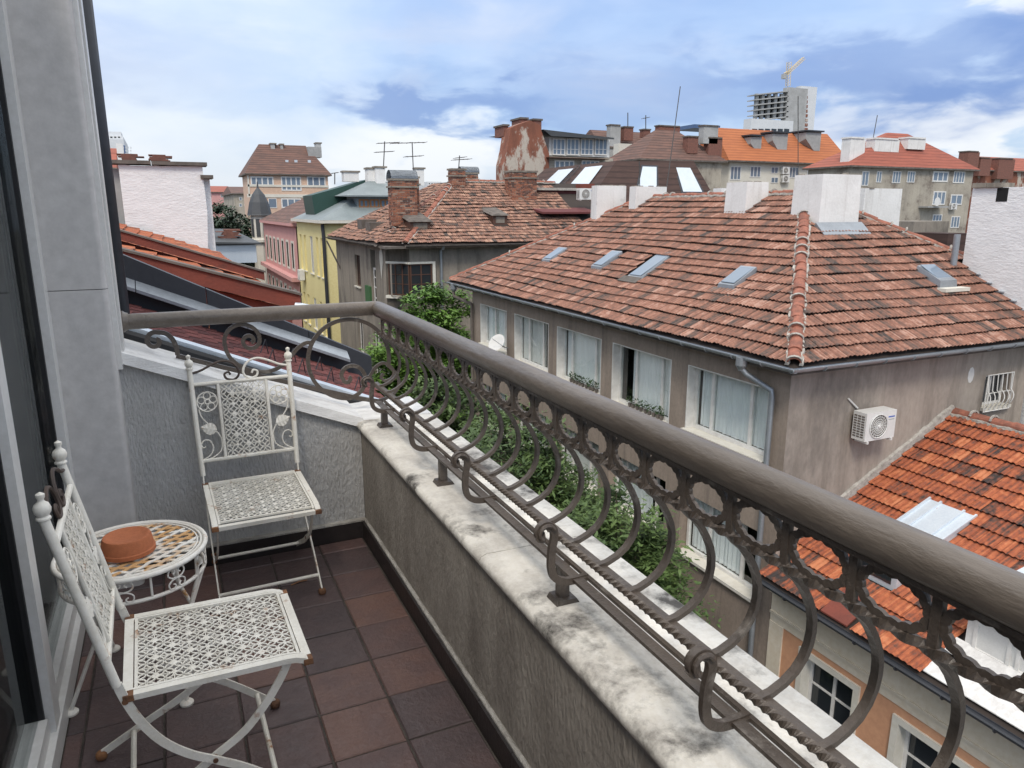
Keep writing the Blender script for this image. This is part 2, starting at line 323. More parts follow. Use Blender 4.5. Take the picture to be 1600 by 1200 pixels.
# direction through a point of the photograph (1600 x 1200) and where it meets a plane across (Y) or along (X) the street
FW = Vector((math.sin(YAW) * math.cos(PITCH), math.cos(YAW) * math.cos(PITCH), -math.sin(PITCH))); RT = Vector((math.cos(YAW), -math.sin(YAW), 0)); UP = RT.cross(FW)
def ray(px, py): return FW * 1150 + RT * (px - 800) - UP * (py - 600)
def atY(px, py, Y): d = ray(px, py); return CAM + d * (Y / d.y)
def atX(px, py, X): d = ray(px, py); return CAM + d * (X / d.x)
def fx(X): return lambda u, z, d: (X + d, u, z)       # wall facing the balcony side of the street
def fy(Y): return lambda u, z, d: (u, Y + d, z)       # wall facing towards -Y
def rect(fm, u0, u1, z0, z1, d0, d1): return [fm(u, z, d) for d in (d0, d1) for u, z in ((u0, z0), (u1, z0), (u1, z1), (u0, z1))]
HX = [(0, 3, 2, 1), (4, 5, 6, 7), (0, 1, 5, 4), (1, 2, 6, 5), (2, 3, 7, 6), (3, 0, 4, 7)]
def fbox(mb, fm, u0, u1, z0, z1, d0, d1, t=.5): return mb.add(rect(fm, u0, u1, z0, z1, d0, d1), HX, t)
def window(parent, fm, u0, u1, z0, z1, mull=(1 / 3, 2 / 3), frame='frame_white', glass='glass_dark', rec=.12, fw=.06, bars=(), sill=None, curtain=None, name='window', surround=None, sw=.1):
    """frame > panes, sill, curtain, set rec into the wall"""
    f = MB()
    for a, b, c, e in ((u0, u0 + fw, z0, z1), (u1 - fw, u1, z0, z1), (u0 + fw, u1 - fw, z0, z0 + fw), (u0 + fw, u1 - fw, z1 - fw, z1)): fbox(f, fm, a, b, c, e, rec, rec + .07)
    w = u1 - u0; cuts = [u0 + fw] + [u0 + w * q for q in mull] + [u1 - fw]
    for q in mull: fbox(f, fm, u0 + w * q - fw / 2, u0 + w * q + fw / 2, z0 + fw, z1 - fw, rec + .004, rec + .065)
    for q in bars: fbox(f, fm, u0 + fw, u1 - fw, z0 + (z1 - z0) * q - fw * .3, z0 + (z1 - z0) * q + fw * .3, rec + .008, rec + .06)
    fo = f.build(name, frame, parent)
    for i in range(len(cuts) - 1):
        g = MB(); fbox(g, fm, cuts[i], cuts[i + 1], z0 + fw * .8, z1 - fw * .8, rec + .03, rec + .04); g.build('pane', glass, fo)
    if sill:
        g = MB(); fbox(g, fm, u0 - .06, u1 + .06, z0 - .07, z0 - .002, -.09, rec + .02); g.build('sill', sill, fo)
    if surround:
        g = MB()
        for a, b, c, e in ((u0 - sw, u0, z0 - sw, z1 + sw), (u1, u1 + sw, z0 - sw, z1 + sw), (u0, u1, z1, z1 + sw), (u0, u1, z0 - sw, z0)): fbox(g, fm, a, b, c, e, -.04, rec)
        g.build('surround', surround, fo)
    if curtain:
        g = MB(); a, b = u0 + w * curtain[0], u0 + w * curtain[1]; n = max(6, int((b - a) * 26))
        vs = []
        for i in range(n + 1):
            u = a + (b - a) * i / n; d = rec + .11 + .018 * math.sin(i * 1.9) + .012 * math.sin(i * .7 + u)
            vs += [fm(u, z0 + fw, d), fm(u, z1 - fw, d)]
        g.add(vs, [(2 * i, 2 * i + 2, 2 * i + 3, 2 * i + 1) for i in range(n)]); g.build('curtain', curtain[2] if len(curtain) > 2 else 'curtain', fo)
    return fo
# ================================================================== BALCONY
YE = 3.56          # inner face of the end wall
fl = MB(); fl.box(-.6, .83, -1.2, 3.58, -.25, -.006); floor = structure(fl.build('balcony_floor', 'grout'))
tvar = {}
def floor_tile(w, d, t):
    k = (round(w, 3), round(d, 3), t)
    if k not in tvar:
        m = MB(); b = .004; h = 0.0
        m.add([(0, 0, -.012), (w, 0, -.012), (w, d, -.012), (0, d, -.012), (0, 0, h - b), (w, 0, h - b), (w, d, h - b), (0, d, h - b), (b, b, h), (w - b, b, h), (w - b, d - b, h), (b, d - b, h)],
              [(0, 1, 5, 4), (1, 2, 6, 5), (2, 3, 7, 6), (3, 0, 4, 7), (4, 5, 9, 8), (5, 6, 10, 9), (6, 7, 11, 10), (7, 4, 8, 11), (8, 9, 10, 11)], t + .001)
        tvar[k] = m.mesh('tile', 'floor_tile')
    return tvar[k]
ys = [3.527, 3.415] + [3.415 - .2385 * i for i in range(1, 20)]; xs = [.773, .548, .312, .076, -.16, -.396, -.45]
for i in range(len(ys) - 1):
    for j in range(len(xs) - 1):
        g = .007; w = xs[j] - xs[j + 1] - g; d = ys[i] - ys[i + 1] - g
        o = bpy.data.objects.new('tile', floor_tile(w, d, random.choice([.05, .2, .3, .4, .5, .62, .8, .95]))); col.objects.link(o); o.parent = floor
        o.location = (xs[j + 1] + g / 2, ys[i + 1] + g / 2, random.uniform(-.0012, .0012)); o.rotation_euler = (random.uniform(-.003, .003), random.uniform(-.003, .003), 0)
# long parapet wall with stone coping and skirting
pw = thing('parapet_wall', 'long plastered balcony parapet with dirty stone coping under the railing', 'wall', (.98, 1.2, 0))
m = MB(); m.box(.802, 1.13, -1.2, 3.9, -.8, .578); m.build('plaster', 'parapet_plaster', pw)
m = MB()
for i in range(18):
    a = 3.53 - i * .262; m.hexa([(.776, a - .26, -.01), (.806, a - .26, -.01), (.806, a, -.01), (.776, a, -.01), (.779, a - .26, .086), (.806, a - .26, .09), (.806, a, .09), (.779, a, .086)])
m.build('skirting', 'skirting', pw)
m = MB(); m.sweep([(.80, -1.2, .0885), (.80, 3.53, .0885)], [(-.012, -.008), (.012, -.008), (.012, .004), (-.004, .012), (-.012, .006)]); m.build('grout_line', 'mortar', pw)
for k, (a, b) in enumerate(((-1.2, .30), (.304, 1.92), (1.924, 3.545))):
    m = MB(); n = 6; sec = [(.785, .578), (.777, .590), (.776, .603), (.782, .615), (.80, .622), (1.165, .617), (1.18, .606), (1.18, .578)]
    m.prism([(x, z) for x, z in sec], 'y', a, b); smooth_by_angle(m.build('coping', 'stone_cap', pw), 50)
# end wall, its top falling with the neighbouring roof
ew = thing('end_wall', 'short grey stucco end wall with sloping white stone top', 'wall', (.25, 3.72, 0))
def ztop(x): return .958 - .405 * x
m = MB(); m.prism([(-.245, -.8), (.80, -.8), (.80, ztop(.80) - .045), (-.245, ztop(-.245) - .045)], 'y', YE, 3.88); m.build('plaster', 'stucco', ew)
m = MB(); m.box(-.245, .80, YE - .03, YE + .01, -.01, .088); m.build('skirting', 'skirting', ew)
m = MB(); m.box(-.245, .80, YE - .032, YE + .002, .088, .096); m.build('grout_line', 'mortar', ew)
m = MB()
for (a, b) in ((-.243, .30), (.303, .81)):
    m.hexa([(a, YE - .035, ztop(a) - .045), (b, YE - .035, ztop(b) - .045), (b, 3.93, ztop(b) - .045), (a, 3.93, ztop(a) - .045), (a, YE - .025, ztop(a) + .004), (b, YE - .025, ztop(b) + .004), (b, 3.92, ztop(b) + .006), (a, 3.92, ztop(a) + .006)])
m.build('coping', 'stone_cap_clean', ew)
m = MB(); m.box(.79, 1.17, 3.548, 3.93, .56, .6185); m.build('corner_stone', 'stone_cap_clean', ew)
# pilaster of our own house beside the door
pi = thing('pilaster', 'smooth pale grey house pilaster between glass door and end wall', 'pilaster', (-.35, 3.5, 0))
m = MB(); m.prism([(-.452, 3.45), (-.262, 3.45), (-.246, 3.458), (-.240, 3.475), (-.240, 3.88), (-.452, 3.88)], 'z', -.8, 1.332); smooth_by_angle(m.build('lower_panel', 'smooth_wall', pi), 50)
m = MB(); m.prism([(-.452, 3.45), (-.262, 3.45), (-.246, 3.458), (-.240, 3.475), (-.240, 3.88), (-.452, 3.88)], 'z', 1.335, 3.0); smooth_by_angle(m.build('upper_panel', 'smooth_wall', pi), 50)
m = MB(); m.box(-.2405, -.222, 3.50, 3.56, .985, 3.0); m.box(-.2405, -.214, 3.57, 3.66, 1.0, 3.0); m.build('edge_trim', 'pvc', pi)
dp = MB(); dp.tube([(-.235, 3.99, 3.0), (-.235, 3.99, 1.0)], .042, 14); dpo = dp.build('rain_pipe', 'black_metal', None, True); tag(dpo, 'dark vertical rain pipe behind the pale pilaster', 'pipe')
# glazed door and side window of our house
gd = thing('glass_door', 'white framed glass balcony door reflecting the metal table', 'door', (-.48, 2.0, 0))
fm = lambda u, z, d: (-.45 - d, u, z)
m = MB()
for a, b, c, e in ((3.36, 3.45, 0, 3.0), (-1.2, 3.36, -.005, .075)): fbox(m, fm, a, b, c, e, .0, .10)
m.build('frame', 'pvc', gd)
m = MB(); fbox(m, fm, 3.335, 3.36, .075, 3.0, .03, .09); fbox(m, fm, 2.475, 2.49, .075, 3.0, .03, .08); fbox(m, fm, 2.37, 2.385, .075, 3.0, .03, .08); m.build('gasket', 'black_rubber', gd)
m = MB(); fbox(m, fm, 2.385, 2.475, .075, 3.0, .005, .08); fbox(m, fm, 2.49, 3.33, .075, .135, .02, .08); fbox(m, fm, -1.2, 2.37, .075, .135, .02, .08); m.build('stile', 'pvc', gd)
for a, b in ((2.49, 3.33), (-1.2, 2.37)):
    m = MB(); fbox(m, fm, a, b, .135, 3.0, .045, .055); m.build('pane', 'glass_door', gd)
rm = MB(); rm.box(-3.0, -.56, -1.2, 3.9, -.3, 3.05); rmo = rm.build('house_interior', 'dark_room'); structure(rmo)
# ------------------------------------------------------------------ wrought-iron railing
XR, YR = .96, 3.75
rl = thing('balcony_railing', 'brown wrought iron balcony railing with thick round handrail and bellied bars', 'railing', (XR, 1.2, .62))
HZ = 1.157; hr = .034
def hprof(r): return [(r * math.cos(a) * 1.02, r * math.sin(a) - (.004 if math.sin(a) < -.5 else 0)) for a in [2 * math.pi * i / 22 for i in range(22)]]
m = MB(); m.sweep([(-.222, YR, HZ), (.3, YR, HZ), (XR - .03, YR, HZ), (XR, YR - .002, HZ), (XR, YR - .03, HZ), (XR, 1.5, HZ), (XR, -1.2, HZ)], hprof(hr)); smooth_by_angle(m.build('handrail', 'rail_handrail', rl), 55)
m = MB(); m.lathe([(.044, 0), (.049, .008), (.049, .02), (.042, .028), (.038, .04)], (0, 0, 0), 20)
for i, (x, y, z) in enumerate(m.v): m.v[i] = (-.232 + z, YR + x, HZ + y)
smooth_by_angle(m.build('wall_flange', 'rail_handrail', rl), 40)
m = MB(); m.box(XR - .019, XR + .019, -1.2, YR, 1.1155, 1.1245); m.build('under_strip', 'rail_paint', rl)
def line(a, b, n): return [tuple(a[k] + (b[k] - a[k]) * i / n for k in range(3)) for i in range(n + 1)]
m = MB(); m.bar(line((XR, -1.2, 1.0225), (XR, YR, 1.0225), 420), .0165, .0165, twist=.40); m.build('twisted_bar', 'rail_paint', rl)
m = MB(); m.bar(line((.909, -1.2, .767), (.909, YR - .05, .767), 900), .0145, .0145, twist=.393); m.build('twisted_bar', 'rail_paint', rl)
m = MB(); m.box(.918, .950, -1.2, YR + .02, .750, .7585); m.build('flat_bar', 'rail_paint', rl)
m = MB(); m.box(.855, .882, -1.2, YR - .30, .728, .737); m.build('flat_bar', 'rail_paint', rl)
m = MB(); m.box(.8935, .9045, -1.2, YR - .30, .728, .737); m.build('flat_bar', 'rail_paint', rl)
CP = [(.96, 1.116), (.96, 1.05), (.96, 1.02), (.975, 1.004), (.995, .987), (1.012, .966), (1.026, .943), (1.038, .917), (1.044, .893), (1.045, .868), (1.041, .842), (1.03, .816), (1.012, .793), (.985, .774), (.955, .762), (.925, .7575)]
bm = MB(); bm.bar([(x - XR, 0, z) for x, z in CP], .016, .012, up=(1, 0, 0)); bmesh_ = smooth_by_angle(bm.build('baluster', 'rail_paint', rl, world=False), 35).data
b0 = [o for o in rl.children if o.name.startswith('baluster')][0]; rm_ = MB()
rm_.bar([(0, .0605 * (1 + .03 * math.sin(16 * a)) * math.cos(a), .0395 * (1 + .045 * math.sin(16 * a)) * math.sin(a)) for a in [2 * math.pi * i / 72 for i in range(72)]], .014, .0085, closed=True, up=(1, 0, 0))
r0 = rm_.build('ring', 'rail_paint', rl, world=False); smooth_by_angle(r0, 60)
first = True
for k in range(-9, 22):
    yb = .612 + .1455 * k; yr = yb - .0728
    for src, y, z in ((b0, yb, 0.0), (r0, yr, 1.0715)):
        if src is r0 and y > 3.68: continue
        o = src if first else src.copy()
        if not first: col.objects.link(o)
        o.location = (0, y - 1.2, z - .62 if src is r0 else -.62)
    first = False
for y in (3.40, 2.55, 1.587, .62, -.35):
    m = MB(); m.prism([(.848, .619), (.92, .619), (.91, .634), (.858, .634)], 'y', y - .03, y + .03); m.box(.868, .896, y - .014, y + .014, .632, .7275); m.build('foot', 'rail_paint', rl)
def spiral(cx, cz, r0, r1, a0, turns, n=40, pw=1.0):
    return [(cx + (r0 + (r1 - r0) * (i / n) ** pw) * math.cos(a0 + turns * 2 * math.pi * i / n), cz + (r0 + (r1 - r0) * (i / n) ** pw) * math.sin(a0 + turns * 2 * math.pi * i / n)) for i in range(n + 1)]
def catmull(P, n=8):
    P = [Vector(p) for p in P]; Q = [P[0] * 2 - P[1]] + P + [P[-1] * 2 - P[-2]]; out = []
    for i in range(1, len(Q) - 2):
        for k in range(n):
            t = k / n; a, b, c, d = Q[i - 1], Q[i], Q[i + 1], Q[i + 2]
            out.append(.5 * ((2 * b) + (c - a) * t + (2 * a - 5 * b + 4 * c - d) * t * t + (3 * b - a - 3 * c + d) * t ** 3))
    out.append(P[-1]); return out
# flower-box hooks standing in from the lower bars
for y in (3.28, 2.66, 2.08, 1.49, .899, .30, -.30):
    P = catmull([(.90, 0, .7325), (.866, 0, .7305), (.832, 0, .734), (.806, 0, .749), (.796, 0, .772), (.794, 0, .80), (.797, 0, .835), (.802, 0, .862), (.798, 0, .884), (.782, 0, .897), (.765, 0, .893), (.757, 0, .879), (.764, 0, .867), (.776, 0, .868)], 5)
    n_ = len(P)
    m = MB(); m.bar([(p[0], y, p[2]) for p in P[:-8]], .019, .012, up=(0, 1, 0)); m.bar([(p[0], y, p[2]) for p in P[-9:]], .026, .010, up=(0, 1, 0)); smooth_by_angle(m.build('flower_box_hook', 'rail_paint', rl), 40)
    for dy in (-.011, .0, .011):
        m = MB(); m.tube([(.778 + .0205 * math.cos(a), y + dy, .879 + .0195 * math.sin(a)) for a in [R(q) for q in range(20, 250, 18)]], .0055, 6); m.build('hook_coil', 'rail_paint', rl)
    m = MB(); m.box(.882, .8935, y - .012, y + .012, .7285, .7365); m.build('rung', 'rail_paint', rl)
# scrolls of the end panel
def V2(P, n=8): return [(p[0], p[2]) for p in catmull([(a, 0, b) for a, b in P], n)]
def pts2(P): return [tuple(p) for p in P]
k_ = [0]
def scroll(pts, w=.022, h=.011):
    k_[0] += 1; w -= .0011 * k_[0]; dy = .0007 * (k_[0] % 3)
    m = MB(); m.bar([(p[0], YR + dy, p[1]) for p in pts], w, h - .0005 * (k_[0] % 4), up=(0, 1, 0)); smooth_by_angle(m.build('scroll', 'rail_paint', rl), 40)
def arc(cx, cz, a0, a1, r0, r1, n=26): return [(cx + (r0 + (r1 - r0) * i / n) * math.cos(R(a0 + (a1 - a0) * i / n)), cz + (r0 + (r1 - r0) * i / n) * math.sin(R(a0 + (a1 - a0) * i / n))) for i in range(n + 1)]
scroll(arc(-.092, 1.058, 420, 90, .010, .042, 24) + V2([(-.088, 1.10), (-.045, 1.09), (-.018, 1.06), (-.006, 1.02), (-.004, .985)], 5))
scroll([(-.010, .982), (.2, .905), (.5, .80), (.84, .684), (.97, .650)], .024, .012)
scroll(arc(.322, 1.03, -60, 360, .012, .046, 30) + arc(.288, 1.03, 5, 190, .082, .082, 18)[1:] + V2([(.206, 1.0), (.228, .95), (.272, .905), (.335, .876), (.40, .870), (.455, .888), (.50, .925), (.545, .975), (.585, .998), (.612, .998)], 5)[1:])
scroll(arc(.80, .895, -12, 268, .212, .206, 50) + arc(.795, .80, 272, 560, .108, .03, 34)[1:] + arc(.786, .797, 560, 760, .026, .012, 12)[1:], .024, .012)
scroll(V2([(1.0, .85), (1.045, .80), (1.062, .74), (1.03, .69), (.985, .668), (.94, .658)], 6), .022, .012)
scroll(V2([(.87, .772), (.905, .80), (.935, .842), (.975, .862), (1.012, .845), (1.035, .81), (1.02, .775), (.985, .765), (.965, .785), (.978, .805)], 6), .022, .011)
# ================================================================== FURNITURE
def lattice(mb, w, h, cell, put, th=.0035, discs=True, wid=.0048):
    """overlapping rings, petals and studs of the punched sheet; put(u, v, n) maps the sheet to space"""
    nx, ny = max(1, round(w / cell)), max(1, round(h / cell)); cx, cy = w / nx, h / ny
    def strip(P, wd):
        n = len(P); vs = []
        for i, (u, v) in enumerate(P):
            a = P[max(0, i - 1)]; b = P[min(n - 1, i + 1)]; dx, dy = b[0] - a[0], b[1] - a[1]; l = math.hypot(dx, dy) or 1; ox, oy = -dy / l * wd / 2, dx / l * wd / 2
            for s in (1, -1):
                uu = min(max(u + s * ox, -w / 2), w / 2); vv = min(max(v + s * oy, -h / 2), h / 2)
                vs += [put(uu, vv, th / 2), put(uu, vv, -th / 2)]
        fs = []
        for i in range(n - 1):
            k = 4 * i; fs += [(k, k + 4, k + 6, k + 2), (k + 1, k + 3, k + 7, k + 5), (k, k + 1, k + 5, k + 4), (k + 2, k + 6, k + 7, k + 3)]
        mb.add(vs, fs)
    for i in range(nx + 1):
        for j in range(ny + 1):
            x, y = -w / 2 + i * cx, -h / 2 + j * cy
            for sx, sy in ((1, 1), (1, -1)):     # lens petals across every cell diagonal
                for dx, dy in ((0, 0),):
                    x2, y2 = x + sx * cx, y + sy * cy
                    if not (-w / 2 - .001 <= x2 <= w / 2 + .001 and -h / 2 - .001 <= y2 <= h / 2 + .001): continue
                    mx, my = (x + x2) / 2, (y + y2) / 2
                    for (ax, ay, bx, by) in ((x, y, mx, my), (mx, my, x2, y2)):
                        L = math.hypot(bx - ax, by - ay); px, py = -(by - ay) / L, (bx - ax) / L
                        for s in (1, -1):
                            strip([(ax + (bx - ax) * q + px * s * .24 * L * math.sin(math.pi * q), ay + (by - ay) * q + py * s * .24 * L * math.sin(math.pi * q)) for q in (0, .25, .5, .75, 1)], wid * .8)
            if i < nx: strip([(x, y), (x + cx * .5, y), (x + cx, y)] if (i + j) % 2 else [(x, y), (x + cx * .3, y)], wid * .6)
            if j < ny: strip([(x, y), (x, y + cy * .5), (x, y + cy)] if (i + j) % 2 == 0 else [(x, y), (x, y + cy * .3)], wid * .6)
            if discs and 0 < i < nx and 0 < j < ny:
                r = cell * (.24 if (i + j) % 2 else .17); k = 8
                mb.add([put(x, y, th * .9)] + [put(x + r * math.cos(2 * math.pi * q / k), y + r * math.sin(2 * math.pi * q / k), th * .5) for q in range(k)], [(0, q + 1, (q + 1) % k + 1) for q in range(k)])
def make_chair(label, loc, rz, rust):
    t = thing('folding_chair', label, 'chair', loc, 'white metal folding chairs', rz)
    B = lambda mb, n, m, sm=None: (smooth_by_angle(mb.build(n, m, t, world=False), 45) if sm else mb.build(n, m, t, world=False))
    def yb(z): return .222 + .205 * (z - .45)          # lean of the back
    A = [(.222 + .005, .485), (.212, .43), (.185, .36), (.14, .285), (.08, .225), (.02, .185), (-.06, .128), (-.185, .02)]
    Bq = [(-.19, .413), (-.165, .365), (-.12, .30), (-.06, .235), (.02, .185), (.10, .135), (.20, .085), (.325, .02)]
    for s in (-1, 1):
        m = MB(); m.bar(catmull([(s * .208, y, z) for y, z in A], 5), .022, .006, up=(1, 0, 0)); B(m, 'leg', 'chair_white', 1)
        m = MB(); m.bar(catmull([(s * .192, y, z) for y, z in Bq], 5), .022, .006, up=(1, 0, 0)); B(m, 'leg', 'chair_white', 1)
        for x, y in ((s * .208, -.19), (s * .192, .33)):
            m = MB(); m.lathe([(.0, .002), (.014, .002), (.017, .008), (.016, .02), (.010, .026), (0, .027)], (x, y, 0), 12); B(m, 'foot', 'chair_rust', 1)
        m = MB(); m.tube([(s * .208, yb(.48), .48), (s * .213, yb(.7), .7), (s * .216, yb(.955), .955)], .0115, 10); B(m, 'back_post', 'chair_white', 1)
        m = MB(); m.lathe([(.0115, 0), (.016, .003), (.016, .007), (.0115, .011), (.0175, .02), (.019, .03), (.0155, .040), (.008, .046), (.0065, .051), (.0095, .057), (.0095, .064), (0, .07)], (s * .216, yb(.955), .952), 12); B(m, 'finial', 'chair_white', 1)
        for yy, zz, rr in ((.214, .432, .008), (.02, .185, .007)): m = MB(); m.tube([(s * .215, yy, zz), (s * .186, yy, zz)], rr, 8); B(m, 'rivet', 'chair_rust', 1)
    m = MB(); m.tube([(-.208, -.135, .066), (.208, -.135, .066)], .008, 8); B(m, 'stretcher', 'chair_white', 1)
    m = MB(); m.tube([(-.192, .235, .066), (.192, .235, .066)], .008, 8); B(m, 'stretcher', 'chair_white', 1)
    # seat: frame with a rolled front edge, punched sheet inside
    def zs(y): return .428 + .012 * (y + .24) / .46 - (.02 * ((-.19 - y) / .06) ** 2 if y < -.19 else 0)
    m = MB(); ysq = [.215, .1, 0, -.1, -.19, -.21, -.232, -.25]
    for s in (-1, 1):
        m.bar([(s * .203, y, zs(y)) for y in ysq], .022, .016); m.bar([(s * .186, y, zs(y) + .004) for y in ysq[:-1]], .008, .008)
    for y in (.207, -.243): m.bar([(-.213, y, zs(y)), (.213, y, zs(y))], .024, .016)
    for y in (.188, -.222): m.bar([(-.186, y, zs(y) + .004), (.186, y, zs(y) + .004)], .008, .008)
    so = B(m, 'seat_frame', 'chair_white')
    m = MB(); lattice(m, .37, .405, .0465, lambda u, v, n: (u, v - .016, zs(v - .016) + n)); so2 = B(m, 'seat_lattice', 'chair_white')
    for s in (-1, 1):
        for y in (.207, -.243): m = MB(); m.hexa([(s * .203 - .0135, y - .014, zs(y) - .0085), (s * .203 + .0135, y - .014, zs(y) - .0085), (s * .203 + .0135, y + .012, zs(y) - .0085), (s * .203 - .0135, y + .012, zs(y) - .0085), (s * .203 - .0128, y - .013, zs(y) + .0088), (s * .203 + .0128, y - .013, zs(y) + .0088), (s * .203 + .0128, y + .012, zs(y) + .0088), (s * .203 - .0128, y + .012, zs(y) + .0088)]); B(m, 'rusty_corner', 'chair_rust')
    # back: rails, punched panel, flowers, leaves, scrolls
    bp = lambda u, v, n=0: (u, yb(v) - n, v)
    m = MB()
    for z in (.545, .885): m.tube([bp(-.208 - .008 * (z - .5) , z), bp(.208 + .008 * (z - .5), z)], .0085, 8)
    for x in (-.105, .105): m.tube([bp(x, .545), bp(x, .885)], .0075, 8)
    bo = B(m, 'back_rails', 'chair_white', 1)
    m = MB(); lattice(m, .19, .325, .047, lambda u, v, n: bp(u, v + .715, n)); B(m, 'back_lattice', 'chair_white')
    for s in (-1, 1):
        m = MB(); c = (s * .157, .805)
        m.tube([bp(c[0] + .043 * math.cos(q), c[1] + .043 * math.sin(q)) for q in [2 * math.pi * i / 28 for i in range(28)]], .0028, 5, closed=True)
        m.tube([bp(c[0] + .010 * math.cos(q), c[1] + .010 * math.sin(q), .003) for q in [2 * math.pi * i / 14 for i in range(14)]], .003, 5, closed=True)
        for k in range(5):
            a = 2 * math.pi * k / 5 + .3; d = (c[0] + .0265 * math.cos(a), c[1] + .0265 * math.sin(a))
            m.tube([bp(d[0] + .0145 * math.cos(q), d[1] + .0145 * math.sin(q)) for q in [2 * math.pi * i / 14 for i in range(14)]], .0024, 5, closed=True)
        m.tube([bp(s * x, z) for x, z in V2([(.196, .775), (.185, .735), (.15, .69), (.122, .655), (.113, .62), (.122, .58), (.16, .555), (.20, .549)], 5)], .003, 5)
        m.tube([bp(s * x, z) for x, z in V2([(.20, .549), (.165, .57), (.152, .60), (.163, .63), (.185, .636), (.20, .62), (.194, .604), (.183, .608)], 5)], .003, 5)
        B(m, 'scrollwork', 'chair_white', 1)
    for s in (-1, 1):
        m = MB(); n = 9
        for side in (1, -1):
            vs = []
            for i in range(n + 1):
                q = i / n; wv = .026 * math.sin(math.pi * q ** .8); sx = .128 + .068 * q; sz = .675 + .022 * q
                vs += [bp(s * sx, sz, .006), bp(s * (sx - side * wv * .3), sz + side * wv, .001 + (.004 if i % 2 else 0))]
            m.add(vs, [(2 * i, 2 * i + 2, 2 * i + 3, 2 * i + 1) for i in range(n)])
        B(m, 'leaf', 'chair_white')
    for s in (-1, 1):
        m = MB(); m.tube([bp(s * x, z) for x, z in V2([(.212, .935), (.17, .945), (.12, .968), (.075, .98), (.035, .968), (.012, .938), (.012, .91), (.035, .892), (.065, .90), (.072, .92), (.055, .928), (.046, .915)], 6)], .0055, 6, scale=lambda q: 1.0 if q < .6 else 1.0 - .4 * (q - .6))
        B(m, 'crest_scroll', 'chair_dark' if (s == rust or rust == 0) else 'chair_white', 1)
    return t
make_chair('white metal folding chair with leafy back standing against the grey end wall', (.262, 3.215, 0), R(1.5), -1)
make_chair('white metal folding chair in front of the glass door beside the round table', (.0, 2.115, 0), R(91.5), 0)
# round table
tb = thing('round_table', 'small round white metal table with rusty woven top', 'table', (-.212, 2.70, 0))
TZ = .497
def C(r, z, n=48): return [(r * math.cos(2 * math.pi * i / n), r * math.sin(2 * math.pi * i / n), z) for i in range(n)]
m = MB(); m.tube(C(.236, TZ), .009, 8, closed=True); m.tube(C(.222, TZ + .003), .005, 6, closed=True); m.tube(C(.210, TZ + .002), .004, 6, closed=True); smooth_by_angle(m.build('rim', 'table_white', tb, world=False), 60)
for d, nm in ((1, 'lattice_strip'), (-1, 'lattice_strip')):
    for i in range(-6, 7):
        o = i * .034; h = math.sqrt(max(0, .213 ** 2 - o * o)); n = 12; a = R(32 if d > 0 else -28) + R(12)
        if h < .04: continue
        P = []
        for k in range(n + 1):
            q = -h + 2 * h * k / n; P.append((q * math.cos(a) - o * math.sin(a), q * math.sin(a) + o * math.cos(a), TZ + .001 * d + .0022 * math.sin(math.pi * (q / .034) + (i % 2) * math.pi) * d))
        m = MB(); m.bar(P, .0135, .003); m.build(nm, 'table_rust' if (i * 7 + d) % 3 else 'table_white', tb, world=False)
m = MB(); m.tube(C(.227, TZ - .085), .007, 8, closed=True); smooth_by_angle(m.build('lower_ring', 'table_white', tb, world=False), 60)
for k in range(4):
    a = R(-30 + 90 * k); af = R(-62 + 90 * k)
    m = MB(); m.tube([(.232 * math.cos(a), .232 * math.sin(a), TZ - .006), (.228 * math.cos(a), .228 * math.sin(a), TZ - .09), (.20 * math.cos((a * 2 + af) / 3), .20 * math.sin((a * 2 + af) / 3), .26), (.262 * math.cos(af), .262 * math.sin(af), .014)], .0072, 8)
    m.tube([(.228 * math.cos(a + .2), .228 * math.sin(a + .2), TZ - .085), (.20 * math.cos((a * 2 + af) / 3), .20 * math.sin((a * 2 + af) / 3), .26)], .006, 8); smooth_by_angle(m.build('leg', 'table_white', tb, world=False), 60)
    m = MB(); m.lathe([(0, .001), (.022, .001), (.023, .008), (.018, .014), (.008, .017), (0, .018)], (.262 * math.cos(af), .262 * math.sin(af), 0), 14); smooth_by_angle(m.build('foot', 'table_white', tb, world=False), 40)
    m = MB(); a2 = a + .02                                        # leaf ornament over the leg
    for q in range(5):
        w = -.9 + .45 * q; L = .042 - .007 * abs(q - 2)
        c0 = Vector((.237 * math.cos(a2), .237 * math.sin(a2), TZ - .05)); tg = Vector((-math.sin(a2), math.cos(a2), 0)); rd = Vector((math.cos(a2), math.sin(a2), 0))
        tip = c0 + tg * math.sin(w) * L + Vector((0, 0, 1)) * math.cos(w) * L; sd_ = (tip - c0).cross(rd).normalized() * .008; mid = (c0 + tip) / 2 + rd * .006
        m.add([c0, mid + sd_, tip, mid - sd_, c0 - rd * .004, mid - rd * .006], [(0, 1, 2, 3), (4, 1, 5), (5, 1, 2), (4, 5, 3), (5, 2, 3)])
    m.build('leaf', 'table_white', tb, world=False)
    for dq in (.42, 1.15):
        m = MB(); b = a + dq
        for s in (1, -1):
            P = V2([(0, 0), (.018 * s, .004), (.03 * s, .016), (.026 * s, .032), (.012 * s, .034), (.006 * s, .024), (.014 * s, .018)], 4)
            for z0, sg in ((TZ - .045, 1), (TZ - .045, -1)):
                m.tube([(.231 * math.cos(b + u / .231), .231 * math.sin(b + u / .231), z0 + sg * w) for u, w in P], .0028, 5)
        m.build('scroll', 'table_white', tb, world=False)
    b = a + .78; m = MB(); m.tube([(.231 * math.cos(b), .231 * math.sin(b), TZ - .004), (.228 * math.cos(b), .228 * math.sin(b), TZ - .084)], .004, 6); m.build('spoke', 'table_white', tb, world=False)
